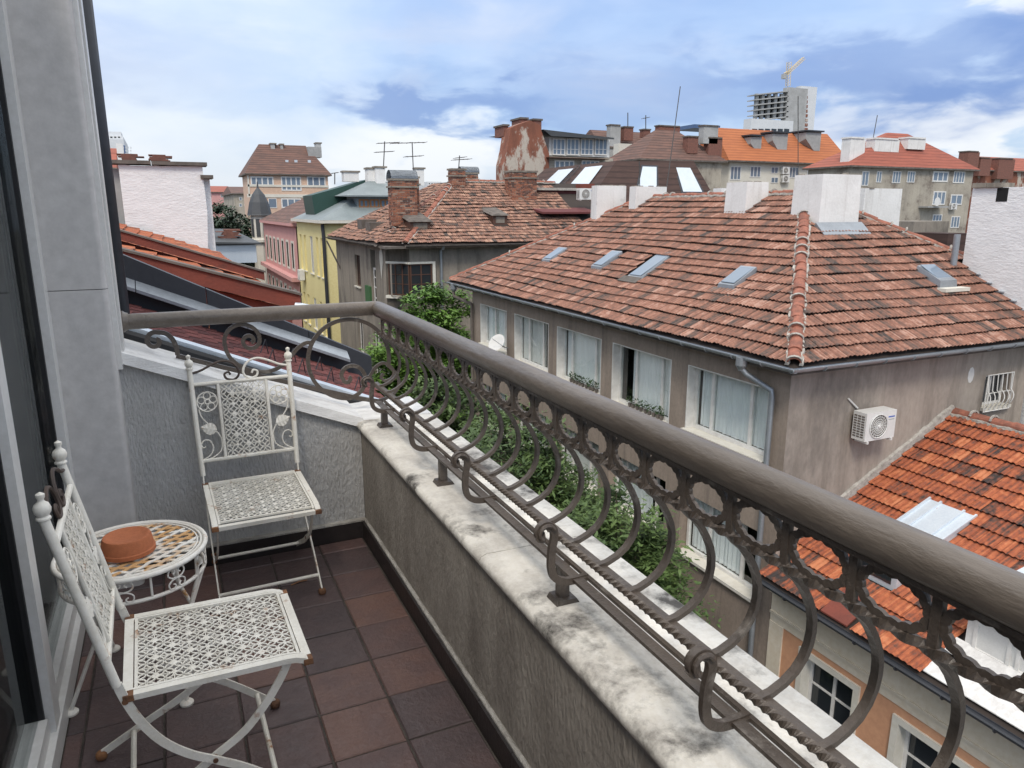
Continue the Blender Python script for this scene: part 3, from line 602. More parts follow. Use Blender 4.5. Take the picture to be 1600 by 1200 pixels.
m = MB(); m.lathe([(.0, .0), (.080, .0), (.0865, .002), (.0868, .013), (.0835, .0155), (.0775, .045), (.0735, .0515), (.066, .0525), (.060, .0495), (.02, .049), (0, .049)], (0, 0, 0), 44)
s = smooth_by_angle(m.build('plant_saucer', 'terracotta'), 38); s.location = (-.222, 2.672, TZ + .0075); s.scale = (1, 1, 1.2); tag(s, 'terracotta saucer turned upside down on the round table', 'saucer')

m = MB(); m.tube([(.36, 3.16, .004), (.40, 3.175, .006), (.435, 3.178, .004)], .003, 5); tag(m.build('twig', 'frame_wood'), 'thin dry twig lying on the floor under the far chair', 'twig')
# ================================================================== STREET
GZ = -12.0
m = MB(); m.box(-2500, 2500, -600, 4500, GZ - 1, GZ - .12); structure(m.build('ground', 'ground'))
m = MB(); m.box(2.6, 8.2, -60, 420, GZ - .2, GZ - .1); m.box(8.2, 60, 26.2, 33.4, GZ - .2, GZ - .104); structure(m.build('street', 'asphalt'))
for nm, a, b, y0, y1 in (('pavement', 1.25, 2.6, -60, 420), ('pavement', 8.2, 10.02, -60, 26.2), ('pavement', 8.2, 10.02, 33.4, 420)):
    m = MB(); m.box(a, b, y0, y1, GZ - .2, GZ + .02); structure(m.build(nm, 'paving'))
# ------------------------------------------------------------------ roof tiles
TW, TL = .213, .315
def tile_mesh(kind, w, l, t):
    m = MB(); lip = .05; n = 8; prof = [0, .024, .026, .006, .006, .024, .026, .006, 0]
    vs = []
    for v, h in ((0, lip), (l * 1.06, .004)):
        for i in range(n + 1): vs.append((-w / 2 + w * i / n, v, h + prof[i]))
    for i in range(n + 1): vs.append((-w / 2 + w * i / n, .004, lip + prof[i] - .016))
    m.add(vs, [(i, i + 1, n + 2 + i, n + 1 + i) for i in range(n)] + [(2 * n + 2 + i, 2 * n + 3 + i, i + 1, i) for i in range(n)], t)
    d = [random.uniform(-.2, .16) for _ in range(n)]; m.t = [min(1, max(.01, t + q)) for q in d + d]
    return m
tcache = {}
def tile_roof(parent, O, e, sdir_, length, ok, kind='tile_red', single=300, near=None, w=TW, l=TL, jit=.008, wave=.026, dark=.12):
    """tiles of one roof slope; e along the eave, sdir_ up the slope; ok(a, b) says whether a tile stands there"""
    O = Vector(O); e = Vector(e).normalized(); s = Vector(sdir_).normalized(); n = e.cross(s).normalized()
    if n.z < 0: n = -n
    spots = []
    rows = int(length[1] / l)
    for r in range(rows + 1):
        sh = random.uniform(-.01, .01)
        for k in range(int(length[0] / w) + 2):
            a = (k + .5) * w; b = r * l
            if ok(a, b + l * .5): spots.append((a + sh + random.uniform(-jit, jit) * .6, b + random.uniform(-jit, jit) * 1.6 + wave * math.sin(a * .9 + r * 1.3) , random.uniform(-.35, .35) * jit * 2))
    def tint():
        q = random.random(); return random.uniform(.08, .3) if q < dark * .7 else (random.uniform(.8, 1.0) if q > .95 else random.gauss(.58, .11))
    P = [(O + e * a + s * b + n * (.012 + random.uniform(0, .008) + wave * .9 * math.sin(a * .55 + b * .8) * math.sin(b * .6 + .4)), rz) for a, b, rz in spots]
    order = sorted(range(len(P)), key=lambda i: (P[i][0] - CAM).length)
    solo = set(order[:single]); base = wloc(parent); merged = MB(); B0 = Matrix((e, s, n)).transposed()
    for i, (p, rz) in enumerate(P):
        t = min(1, max(0.01, tint())); B = B0 @ Matrix.Rotation(rz, 3, 'Z') @ Matrix.Rotation(random.uniform(-.012, .012), 3, 'Y')
        if i in solo:
            q = (kind, w, l, round(t * 12), random.randrange(3))
            if q not in tcache: tcache[q] = tile_mesh(kind, w, l, round(t * 12) / 12 + .003).mesh('tile', kind)
            o = bpy.data.objects.new('tile', tcache[q]); col.objects.link(o); o.parent = parent; o.matrix_local = Matrix.Translation(p - base) @ B.to_4x4()
        else:
            tm = tile_mesh(kind, w, l, t + .0003); merged.add([p + B @ Vector(v) for v in tm.v], tm.f); merged.t[-len(tm.t):] = tm.t
    if merged.v: stuff(merged.build('tile_field', kind, parent))
def ridge_row(parent, A, B, r=.115, step=.36, mat_='ridge_tile', mortar=True, lift=.03):
    """half-round capping tiles laid along a hip or ridge, bedded in mortar"""
    A = Vector(A); B = Vector(B); d = (B - A); L = d.length; d.normalize(); side = d.cross(Vector((0, 0, 1))).normalized(); up = side.cross(d)
    n = int(L / step); base = wloc(parent); cap = MB(); K = 7
    vs = []
    for k, rr in ((0, r * 1.08), (step * 1.08, r * .92)):
        for q in range(K + 1): a = math.pi * q / K; vs.append((k, rr * math.cos(a), rr * .8 * math.sin(a)))
    for q in range(K + 1): a = math.pi * q / K; vs.append((.0, (r * .86) * math.cos(a), r * .66 * math.sin(a)))
    cap.add(vs, [(q, q + K + 1, q + K + 2, q + 1) for q in range(K)] + [(q, q + 1, q + 2 * K + 3, q + 2 * K + 2) for q in range(K)])
    me = cap.mesh('ridge_tile', mat_); B3 = Matrix((d, side, up)).transposed()
    for i in range(n):
        o = bpy.data.objects.new('ridge_tile', me); col.objects.link(o); o.parent = parent
        o.matrix_local = Matrix.Translation(A + d * (i * L / n) + up * (lift + random.uniform(-.008, .008)) - base) @ (B3 @ Matrix.Rotation(random.uniform(-.05, .05), 3, 'Z') @ Matrix.Rotation(random.uniform(-.04, .04), 3, 'Y')).to_4x4()
    if mortar:
        m = MB()
        for sg in (1, -1):
            P = []; k = int(L / .09)
            for i in range(k + 1): P.append(A + d * (L * i / k) + side * sg * (r * .98 + random.uniform(-.02, .03)) + up * (random.uniform(-.005, .02)))
            m.sweep(P, [(-.035, -.03), (.035, -.03), (.028, .022), (-.02, .03)], scale=None)
        for i in range(n):
            if random.random() < .4:
                c = A + d * (i * L / n + .01) + up * (lift + r * .3)
                m.sweep([c + side * r * 1.05 * math.cos(a) + up * r * .82 * math.sin(a) for a in [math.pi * q / 6 for q in range(7)]], [(-.02, -.012), (.02, -.012), (.016, .02), (-.016, .02)])
        stuff(m.build('mortar_bed', 'mortar', parent))
def pipe(parent, pts, r=.05, m_='zinc', name='downpipe', joints=True):
    m = MB(); m.tube(pts, r, 12); o = smooth_by_angle(m.build(name, m_, parent), 50); return o
def gutter(parent, A, B, out, m_='zinc', r=.07, name='gutter', brackets=True):
    A = Vector(A); B = Vector(B); out = Vector(out)
    sec = [(r * math.cos(a), r * math.sin(a)) for a in [math.pi + math.pi * i / 8 for i in range(9)]]; sec += [(x * .86, z * .86) for x, z in sec[::-1]]
    m = MB(); m.sweep([A, B], sec); o = m.build(name, m_, parent); n = int((B - A).length / .75)
    for i in range(1, n):
        p = A.lerp(B, i / n); d = (B - A).normalized(); g = MB(); g.bar([p - out * r * 1.15 * math.cos(a) * -1 + Vector((0, 0, 1)) * r * 1.12 * math.sin(a) for a in [math.pi + math.pi * q / 6 for q in range(7)]], .03, .006, up=d); g.build('gutter_bracket', m_, o)
    return o
# ------------------------------------------------------------------ main house across the street
mh = thing('corner_house', 'grey plastered house with big red tiled hip roof and wide white windows', 'house', (10, 17, GZ))
EX, EY0, EY1, EZ = 9.6, 9.23, 26.7, -.98; RX, RZ = 14.87, 2.05; SL = (RZ - EZ) / (RX - EX); YN, YF = EY0 + (RX - EX) * .985, EY1 - (RX - EX)
WX, WY0, WY1 = 10.0, 9.65, 25.15
cols = [(10.14, 12.57), (13.15, 15.6), (16.13, 18.58), (19.1, 21.5), (22.1, 24.4)]
holes = []; rows3 = [(-3.05, -1.61), (-5.95, -4.5), (-8.85, -7.4), (-11.6, -10.2)]
for c0, c1 in cols:
    for k, (a, b) in enumerate(rows3): holes.append((c0, c1, a - (.12 if (k == 0 and 13 < c0 < 20) else 0), b))
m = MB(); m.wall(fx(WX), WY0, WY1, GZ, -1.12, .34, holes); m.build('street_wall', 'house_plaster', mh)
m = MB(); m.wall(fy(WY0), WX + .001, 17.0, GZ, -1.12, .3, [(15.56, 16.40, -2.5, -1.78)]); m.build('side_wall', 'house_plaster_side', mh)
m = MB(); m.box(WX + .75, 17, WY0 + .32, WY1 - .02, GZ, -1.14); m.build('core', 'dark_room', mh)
m = MB(); m.box(WX + .36, 20, WY1 - .02, WY1 + .2, GZ, -1.12); m.build('far_wall', 'house_plaster', mh)
for i, (c0, c1) in enumerate(cols):
    for k, (a, b) in enumerate(rows3):
        a2 = a - (.12 if (k == 0 and 13 < c0 < 20) else 0)
        cu = [(.05, .95), (.3, .97), (.04, .8), (.36, .97), (.1, .97)][(i * 2 + k) % 5] + (('curtain', 'white_fabric')[(i + k) % 4 == 3],)
        ml = [(.27, .76), (.24, .68), (.24, .78), (.30, .72), (.25, .62)][(i + k) % 5]
        window(mh, fx(WX), c0 + .03, c1 - .03, a2 + .02, b - .02, mull=ml, frame='frame_white', glass='glass_clear', rec=.2, fw=.075, sill='cream_white', curtain=cu)
        if k == 0:
            g = MB(); fbox(g, fx(WX), c0 - .001, c0 + .03, a2, b, .0, .2); fbox(g, fx(WX), c0 + .03, c1 - .03, b - .02, b + .001, .0, .2); fbox(g, fx(WX), c1 - .03, c1 + .001, a2, b, .0, .2); g.build('reveal_lining', 'frame_white', mh)
# flower pots on the sills of the second and third windows
for c0, c1 in (cols[1], cols[2]):
    for q in range(9):
        y = c0 + .45 + q * .17 + random.uniform(-.03, .03); t = thing('flower_pot', 'small potted plant on %s wide window sill from the street corner' % ('the second' if c0 < 14 else 'the third'), 'flower pot', (WX + .14, y, -3.15), 'potted plants behind the windows of the grey house' + (' second window' if c0 < 14 else ' third window'))
        g = MB(); g.lathe([(.035, 0), (.05, .09), (.052, .1), (0, .1)], (0, 0, 0), 8); g.build('pot', 'soffit', t, world=False)
        g = MB()
        for z in range(14):
            a = random.uniform(0, 6.28); p = Vector((random.uniform(-.05, .05), random.uniform(-.06, .06), random.uniform(.1, .3))); u = Vector((math.cos(a), math.sin(a), .6)) * .05; v = Vector((-math.sin(a), math.cos(a), .2)) * .02
            g.add([p - u, p + v, p + u, p - v], [(0, 1, 2, 3)])
        g.build('foliage', 'flower_green', t, world=False)
# barred window in the side wall
bw = window(mh, fy(WY0), 15.58, 16.38, -2.48, -1.80, mull=(.45,), frame='frame_white', glass='glass_dark', rec=.12, fw=.05, sill='cream_white')
m = MB()
for i in range(6):
    x = 15.5 + i * .155
    m.tube([(x, WY0 - .10, -1.74), (x, WY0 - .12, -2.1)] + [(x + .02 * math.sin(q), WY0 - .12 - .08 * math.sin(q * .5), -2.1 - .06 * q) for q in (1, 2, 3, 4, 5, 6)] + [(x, WY0 - .11, -2.56)], .011, 6)
for z in (-1.75, -2.15, -2.55): m.tube([(15.46, WY0 - .11, z), (16.33, WY0 - .11, z)], .012, 6)
for x in (15.47, 16.32): m.tube([(x, WY0 - .11, -1.75), (x, WY0 - .11, -2.55)], .012, 6)
m.build('window_grille', 'frame_white', mh)
m = MB(); m.lathe([(.0, 0), (.10, .003), (.14, .0)], (0, 0, 0), 9); m.v = [(15.05 + x * .7, WY0 - .003 - z, -1.72 + y * 1.25) for x, y, z in m.v]; m.build('plaster_patch', 'white_paint', mh)
# roof
rf = MB()
rf.add([(EX, EY0, EZ - .03), (EX, EY1, EZ - .03), (RX, YF, RZ - .03), (RX, YN, RZ - .03), (2 * RX - EX, EY0, EZ - .03), (2 * RX - EX, EY1, EZ - .03)], [(0, 3, 2, 1), (0, 4, 3), (4, 5, 2, 3), (1, 2, 5), (0, 1, 5, 4)])
roof = rf.build('roof', 'deck', mh)
m = MB(); m.box(EX + .04, WX + .02, EY0 + .05, EY1 - .05, EZ - .17, EZ - .06); m.box(WX + .02, 17.0, EY0 + .05, WY0 + .02, EZ - .17, EZ - .06); m.build('eaves', 'soffit', roof)
L_eave = EY1 - EY0; L_up = math.hypot(RX - EX, RZ - EZ)
def okL(a, b):
    t = b / L_up
    return -.05 < b < L_up - .05 and a > t * (YN - EY0) - .02 and a < L_eave - t * (EY1 - YF) + .02
SK = [(11.18, 11.85, 21.35, 21.95), (11.18, 11.92, 18.2, 18.78), (11.1, 12.17, 16.12, 16.76), (11.14, 11.8, 12.62, 13.16)]
def okL2(a, b):
    if not okL(a, b): return False
    x = EX + b / L_up * (RX - EX); y = EY0 + a
    return not any(s0 - .02 < x < s1 + .02 and y0 - .04 < y < y1 + .04 for s0, s1, y0, y1 in SK)
tile_roof(roof, (EX, EY0, EZ), (0, 1, 0), (RX - EX, 0, RZ - EZ), (L_eave, L_up), okL2, 'tile_red', 190)
L_up2 = math.hypot(YN - EY0, RZ - EZ); Lx = 2 * (RX - EX)
def okR(a, b):
    t = b / L_up2; x = EX + a; y = EY0 + t * (YN - EY0)
    if not (-.05 < b < L_up2 - .05 and a > t * (RX - EX) - .02 and a < Lx - t * (RX - EX) + .02): return False
    if x > 17.0 and y < 11.55: return False
    if 15.32 < x < 15.95 and 10.78 < y < 11.46: return False
    return not (13.8 < x < 15.2 and 12.95 < y < 14.0)
tile_roof(roof, (EX, EY0, EZ), (1, 0, 0), (0, YN - EY0, RZ - EZ), (Lx, L_up2), okR, 'tile_red', 110)
NA = (RX, YN, RZ); FA = (RX, YF, RZ)
ridge_row(roof, (EX + .05, EY0 + .05, EZ + .03), NA); ridge_row(roof, (EX + .1, EY1 - .1, EZ + .05), FA, r=.10); ridge_row(roof, FA, NA, r=.10)
ridge_row(roof, (2 * RX - EX, EY0, EZ), NA, r=.10)
gutter(mh, (EX - .05, EY1 + .05, EZ - .03), (EX - .05, EY0 - .1, EZ - .03), (-1, 0, 0)); gutter(mh, (EX - .1, EY0 - .05, EZ - .03), (17.0, EY0 - .05, EZ - .03), (0, -1, 0))
pipe(mh, [(EX - .05, 10.45, EZ - .06), (EX - .05, 10.45, EZ - .24), (EX + .02, 10.38, EZ - .36), (WX - .1, 10.0, EZ - .62), (WX - .1, 9.98, EZ - .75), (WX - .1, 9.98, -12)], .055)
m = MB(); m.lathe([(.11, 0), (.11, .16), (.06, .24), (.055, .26)], (0, 0, 0), 12); m.v = [(EX - .05 + x, 10.45 + y, EZ - .04 - z) for x, y, z in m.v]; m.build('hopper', 'zinc', mh)
pipe(mh, [(EX - .05, 25.9, EZ - .06), (EX - .05, 25.9, EZ - .5), (WX - .1, 25.0, EZ - .72), (WX - .1, 24.98, EZ - .9), (WX - .1, 24.98, -12)], .06, 'soffit')
m = MB(); m.lathe([(.12, 0), (.12, .2), (.07, .28)], (0, 0, 0), 12); m.v = [(EX - .05 + x, 25.9 + y, EZ - .04 - z) for x, y, z in m.v]; m.build('hopper', 'zinc', mh)
# roof windows: upstand, flashing apron, glass
def zL(x): return EZ + SL * (x - EX)
for i, (x0, x1, y0, y1) in enumerate(SK):
    m = MB(); h = .14 if i != 2 else .05
    m.hexa([(x0, y0, zL(x0) - .02), (x1, y0, zL(x1) - .02), (x1, y1, zL(x1) - .02), (x0, y1, zL(x0) - .02), (x0 + .02, y0 + .02, zL(x0) + h), (x1 - .02, y0 + .02, zL(x1) + h), (x1 - .02, y1 - .02, zL(x1) + h), (x0 + .02, y1 - .02, zL(x0) + h)])
    so = m.build('skylight', 'zinc', mh)
    m = MB(); e = .06; m.hexa([(x0 + e, y0 + e, zL(x0 + e) + h + .004), (x1 - e, y0 + e, zL(x1 - e) + h + .004), (x1 - e, y1 - e, zL(x1 - e) + h + .004), (x0 + e, y1 - e, zL(x0 + e) + h + .004), (x0 + e, y0 + e, zL(x0 + e) + h + .016), (x1 - e, y0 + e, zL(x1 - e) + h + .016), (x1 - e, y1 - e, zL(x1 - e) + h + .016), (x0 + e, y1 - e, zL(x0 + e) + h + .016)]); m.build('pane', 'glass_sky', so)
    m = MB(); m.hexa([(x0 - .22, y0 - .12, zL(x0 - .22) + .055), (x0, y0 - .1, zL(x0) + .05), (x0, y1 + .1, zL(x0) + .05), (x0 - .22, y1 + .12, zL(x0 - .22) + .055), (x0 - .22, y0 - .12, zL(x0 - .22) + .065), (x0, y0 - .1, zL(x0) + .06), (x0, y1 + .1, zL(x0) + .06), (x0 - .22, y1 + .12, zL(x0 - .22) + .065)]); m.build('apron', 'soffit', so)
def zR(y): return EZ + (RZ - EZ) / (YN - EY0) * (y - EY0)
x0, x1, y0, y1 = 15.34, 15.92, 10.8, 11.44
m = MB(); m.hexa([(x0, y0, zR(y0)), (x1, y0, zR(y0)), (x1, y1, zR(y1)), (x0, y1, zR(y1)), (x0 + .02, y0 + .02, zR(y0) + .2), (x1 - .02, y0 + .02, zR(y0) + .2), (x1 - .02, y1 - .02, zR(y1) + .12), (x0 + .02, y1 - .02, zR(y1) + .12)]); so = m.build('skylight', 'zinc', mh)
m = MB(); m.hexa([(x0 + .06, y0 + .06, zR(y0) + .2), (x1 - .06, y0 + .06, zR(y0) + .2), (x1 - .06, y1 - .06, zR(y1) + .125), (x0 + .06, y1 - .06, zR(y1) + .125), (x0 + .06, y0 + .06, zR(y0) + .214), (x1 - .06, y0 + .06, zR(y0) + .214), (x1 - .06, y1 - .06, zR(y1) + .139), (x0 + .06, y1 - .06, zR(y1) + .139)]); m.build('pane', 'glass_sky', so)
m = MB(); m.box(x0 - .1, x1 + .12, y0 - .22, y0, zR(y0) - .03, zR(y0) + .05); m.build('apron', 'cream_white', so)
pipe(mh, [(16.7, 11.5, zR(11.5)), (16.7, 11.5, zR(11.5) + .75)], .07, 'zinc', 'flue')
# white plastered chimneys of the main roof
def chimney(parent, x0, x1, y0, y1, z0, z1, m_='white_paint', cap=None, taper=.03, name='chimney', apron=None):
    m = MB(); t = taper
    m.hexa([(x0, y0, z0), (x1, y0, z0), (x1, y1, z0), (x0, y1, z0), (x0 + t, y0 + t, z1), (x1 - t, y0 + t, z1), (x1 - t, y1 - t, z1), (x0 + t, y1 - t, z1)]); c = m.build(name, m_, parent)
    if cap:
        m = MB(); o = .07; m.box(x0 - o + t, x1 + o - t, y0 - o + t, y1 + o - t, z1 + .002, z1 + .11); m.build('cap', cap, c)
    else:
        m = MB()
        for i in range(10): a = random.uniform(x0, x1 - .1); b = random.uniform(y0, y1 - .1); m.box(a, a + random.uniform(.08, .2), b, b + .12, z1 - .02, z1 + random.uniform(.01, .04))
        stuff(m.build('crumbled_top', 'old_plaster', c))
    if apron:
        m = MB(); m.hexa([(x0 - .12, y0 - .3, zR(y0 - .3) + .05), (x1 + .12, y0 - .3, zR(y0 - .3) + .05), (x1 + .1, y0 + .02, zR(y0) + .06), (x0 - .1, y0 + .02, zR(y0) + .06), (x0 - .12, y0 - .3, zR(y0 - .3) + .065), (x1 + .12, y0 - .3, zR(y0 - .3) + .065), (x1 + .1, y0, zR(y0) + .16), (x0 - .1, y0, zR(y0) + .16)]); m.build('apron', 'zinc', c)
    return c
chimney(mh, 13.88, 15.18, 12.98, 13.9, .9, 2.46, apron=True)
chimney(mh, 13.5, 14.7, 22.35, 22.75, .8, 2.46, taper=.015); chimney(mh, 14.1, 15.35, 20.9, 21.3, 1.0, 2.4, taper=.015)
c2 = chimney(mh, 13.95, 14.75, 15.55, 16.4, 1.3, 2.37)
chimney(mh, 17.2, 18.7, 14.6, 15.4, -.5, 2.22); chimney(mh, 15.6, 17.2, 18.5, 18.9, 1.2, 2.3, taper=.01)
# white painted party wall of the next house
pw2 = thing('party_wall', 'tall white painted brick firewall rising beside the red hip roof', 'wall', (18.5, 10, GZ))
m = MB(); m.box(17.05, 17.4, 4.0, 11.52, GZ, 2.14); m.build('painted_brick', 'white_brick', pw2)
m = MB()
for i in range(22):
    y = 11.5 - i * .34
    if 2 <= i <= 3: continue
    m.box(16.98, 17.45, y - .33, y, 2.14 + random.uniform(0, .02), 2.22 + random.uniform(0, .05))
m.build('coping', 'old_plaster', pw2)
m = MB(); m.box(17.045, 17.06, 10.7, 10.95, 1.83, 2.13); m.build('vent_hole', 'dark_room', pw2)
m = MB()
for i in range(8): y = 11.35 - i * .3; m.box(16.97, 17.052, y - .3, y, zR(y) - .05, zR(y - .3) + .10)
m.build('lead_flashing', 'zinc', pw2)
# air conditioner on the side wall
def aircon(label, cx, y, z, w=.80, h=.55, d=.3, rz=0.0):
    t = thing('air_conditioner', label, 'air conditioner', (cx, y, z), None, rz)
    g = MB(); g.box(-w / 2, w / 2, -d, 0, 0, h); b = g.build('casing', 'ac_white', t, world=False)
    g = MB(); n = 24; r = h * .42; cxx = -w * .08
    for rr in (r, r * .8, r * .6, r * .42, r * .26): g.tube([(cxx + rr * math.cos(2 * math.pi * i / n), -d - .012, h / 2 + rr * math.sin(2 * math.pi * i / n)) for i in range(n)], .006 if rr < r else .012, 5, closed=True, up=(0, 1, 0))
    for i in range(20): a = 2 * math.pi * i / 20; g.tube([(cxx + r * .1 * math.cos(a), -d - .014, h / 2 + r * .1 * math.sin(a)), (cxx + r * math.cos(a + .3), -d - .012, h / 2 + r * math.sin(a + .3))], .004, 4, up=(0, 1, 0))
    g.build('fan_grille', 'ac_white', t, world=False)
    g = MB(); g.lathe([(0, 0), (r * .97, 0), (r * .97, .004), (0, .004)], (0, 0, 0), 24); g.v = [(cxx + x, -d - .001 - zz, h / 2 + yy) for x, yy, zz in g.v]; g.build('fan_shadow_disc', 'soffit', t, world=False)
    g = MB(); g.lathe([(0, 0), (r * .15, 0), (r * .12, .02), (0, .022)], (0, 0, 0), 12); g.v = [(cxx + x, -d - .014 - zz, h / 2 + yy) for x, yy, zz in g.v]; g.build('fan_hub', 'ac_white', t, world=False)
    for r_ in range(9):
        for c_ in range(3): g = MB(); g.box(-w / 2 - .006, -w / 2 + .001, -d + .04 + c_ * .085, -d + .105 + c_ * .085, .06 + r_ * .05, .088 + r_ * .05); g.build('side_vent', 'soffit', t, world=False)
    for x in (-w / 2 + .08, w / 2 - .08): g = MB(); g.box(x - .02, x + .02, -d - .02, .0, -.05, -.002); g.box(x - .02, x + .02, -.03, .0, -.05, .32); g.build('bracket', 'ac_white', t, world=False)
    g = MB(); g.box(w / 2 - .21, w / 2 - .04, -d - .003, -d - .0005, h - .135, h - .11); g.build('maker_mark', 'blue_print', t, world=False)
    g = MB(); g.box(w / 2 - .20, w / 2 - .05, -d - .003, -d - .0005, h - .185, h - .168); g.build('maker_line', 'grey_print', t, world=False)
    return t
ac = aircon('white air conditioner with round fan on the grey side wall above the orange roof', 12.0, WY0 - .08, -2.62)
g = MB(); g.tube([(-.25, .05, .56), (-.52, .06, .78)], .018, 6); g.build('hose', 'ac_white', ac, world=False)
# satellite dish
sdh = thing('satellite_dish', 'round white satellite dish under the farthest window of the grey house', 'satellite dish', (9.62, 22.0, -2.65))
m = MB(); m.lathe([(0, .0), (.12, .008), (.22, .03), (.31, .065), (.315, .068), (.31, .07), (.2, .04), (0, .012)], (0, 0, 0), 24)
tilt = Matrix.Rotation(R(-52), 3, 'Y') @ Matrix.Rotation(R(20), 3, 'X'); m.v = [tuple(tilt @ Vector(v)) for v in m.v]; smooth_by_angle(m.build('dish', 'ac_white', sdh, world=False), 40)
m = MB(); m.tube([(0, 0, 0), (.25, 0, -.15), (.38, 0, -.18)], .018, 6); m.tube([tuple(tilt @ Vector((0, -.3, .05))), tuple(tilt @ Vector((0, -.05, .38)))], .01, 6); m.build('arm', 'zinc', sdh, world=False)
# ------------------------------------------------------------------ lower neighbour with orange roof and peach front
lh = thing('peach_house', 'low house with bright orange tiled roof and cream and peach front', 'house', (10, 6, GZ))
lx, lz, px_, pz = 9.6, -5.1, 14.62, -2.5; ls = (pz - lz) / (px_ - lx); LY0, LY1 = .5, 9.62
lholes = [(7.6, 8.75, -8.2, -6.35), (5.55, 6.75, -8.2, -6.4), (3.3, 4.5, -8.2, -6.4)]
m = MB(); m.wall(fx(10.0), LY0, LY1, GZ, -5.2, .3, lholes); m.build('street_wall', 'peach_wall', lh)
m = MB(); m.box(10.3, 19, LY0, LY1, GZ, -5.25); m.build('core', 'dark_room', lh)
g = MB(); fbox(g, fx(10.0), LY0, LY1, -6.12, -5.5, -.02, .02); g.build('frieze', 'cream_wall', lh)
g = MB(); fbox(g, fx(10.0), 9.28, LY1, GZ, -6.12, -.03, .02); g.build('corner_pilaster', 'cream_wall', lh)
for z0, z1, d in ((-5.42, -5.2, -.16), (-5.50, -5.42, -.10), (-5.95, -5.90, -.05)):
    g = MB(); fbox(g, fx(10.0), LY0, LY1, z0, z1, d, .02); g.build('cornice', 'cream_wall', lh)
for a, b, c, e in lholes: window(lh, fx(10.0), a + .02, b - .02, c, e - .02, mull=(.5,), bars=(.68,), frame='frame_white', glass='glass_dark', rec=.18, fw=.06, surround='cream_white', sw=.12)
rf = MB(); rf.add([(lx, LY0, lz - .03), (lx, LY1, lz - .03), (px_, LY1, pz - .03), (px_, LY0, pz - .03), (2 * px_ - lx, LY0, lz), (2 * px_ - lx, LY1, lz)], [(0, 3, 2, 1), (3, 4, 5, 2), (0, 1, 5, 4)]); lroof = rf.build('roof', 'deck', lh)
LU = math.hypot(px_ - lx, pz - lz)
def zl(x): return lz + ls * (x - lx)
def okl(a, b):
    x = lx + b / LU * (px_ - lx); y = LY0 + a
    if not (-.05 < b < LU - .12 and a < LY1 - LY0 - .02): return False
    if 10.5 < x < 12.42 and 7.46 < y < 8.42: return False
    if 9.62 < x < 11.3 and 4.6 < y < 6.25: return False
    if x < 10.2 and 7.55 < y < 8.2: return False
    return True
tile_roof(lroof, (lx, LY0, lz), (0, 1, 0), (px_ - lx, 0, pz - lz), (LY1 - LY0, LU), okl, 'tile_orange', 300, l=.335, jit=.004, wave=.006, dark=.16)
ridge_row(lroof, (px_, LY1, pz), (px_, LY0, pz), r=.12, step=.4)
m = MB(); P = []
for i in range(40): t = i / 39; P.append((lx + .6 + (px_ - lx - .6) * t, LY1 + .005, zl(lx + .6 + (px_ - lx - .6) * t) + .09 + random.uniform(-.02, .02)))
m.sweep(P, [(-.04, -.12), (.045, -.12), (.03, .11), (-.03, .13)]); stuff(m.build('mortar_fillet', 'mortar', lroof))
gutter(lh, (lx - .07, LY1, lz - .03), (lx - .07, LY0, lz - .03), (-1, 0, 0), 'black_metal')
m = MB(); m.hexa([(lx, 7.6, zl(lx) + .03), (10.15, 7.6, zl(10.15) + .03), (10.15, 8.15, zl(10.15) + .03), (lx, 8.15, zl(lx) + .03), (lx, 7.6, zl(lx) + .06), (10.15, 7.6, zl(10.15) + .06), (10.15, 8.15, zl(10.15) + .06), (lx, 8.15, zl(lx) + .06)]); m.build('sheet_patch', 'rust_red', lroof)
# sheet-metal covered roof light, then a dormer
m = MB(); m.hexa([(10.55, 7.5, zl(10.55)), (12.38, 7.5, zl(12.38)), (12.38, 8.38, zl(12.38)), (10.55, 8.38, zl(10.55)), (10.55, 7.5, zl(10.55) + .34), (12.4, 7.5, zl(12.4) + .08), (12.4, 8.38, zl(12.4) + .08), (10.55, 8.38, zl(10.55) + .34)]); ml = m.build('roof_light', 'zinc_light', lh)
for y in (7.5, 7.72, 8.16, 8.38): m = MB(); m.bar([(10.5, y, zl(10.55) + .36), (12.42, y, zl(12.4) + .10)], .035, .04); m.build('standing_seam', 'zinc_light', ml)
m = MB(); m.box(10.54, 10.552, 7.6, 8.28, zl(10.55) + .1, zl(10.55) + .3); m.build('pane', 'glass_dark', ml)
dm = MB(); dz = zl(10.3); dm.box(10.32, 11.6, 4.7, 6.12, dz - .1, dz + .62); do = dm.build('dormer', 'ac_white', lh)
m = MB(); m.hexa([(10.15, 4.6, dz + .63), (12.0, 4.6, dz + .9), (12.0, 6.25, dz + .9), (10.15, 6.25, dz + .63), (10.15, 4.6, dz + .70), (12.0, 4.6, dz + .97), (12.0, 6.25, dz + .97), (10.15, 6.25, dz + .70)]); m.build('dormer_roof', 'zinc_light', do)
for a, b in ((4.82, 5.38), (5.46, 6.0)): window(lh, fx(10.315), a, b, dz + .02, dz + .58, mull=(), frame='frame_white', glass='glass_dark', rec=-.02, fw=.05)
m = MB(); m.hexa([(lx + .04, 4.5, zl(lx) + .05), (10.32, 4.5, zl(10.32) + .05), (10.32, 6.25, zl(10.32) + .05), (lx + .04, 6.25, zl(lx) + .05), (lx + .04, 4.5, zl(lx) + .065), (10.32, 4.5, zl(10.32) + .065), (10.32, 6.25, zl(10.32) + .065), (lx + .04, 6.25, zl(lx) + .065)]); m.build('sheet_apron', 'stone_cap_clean', do)
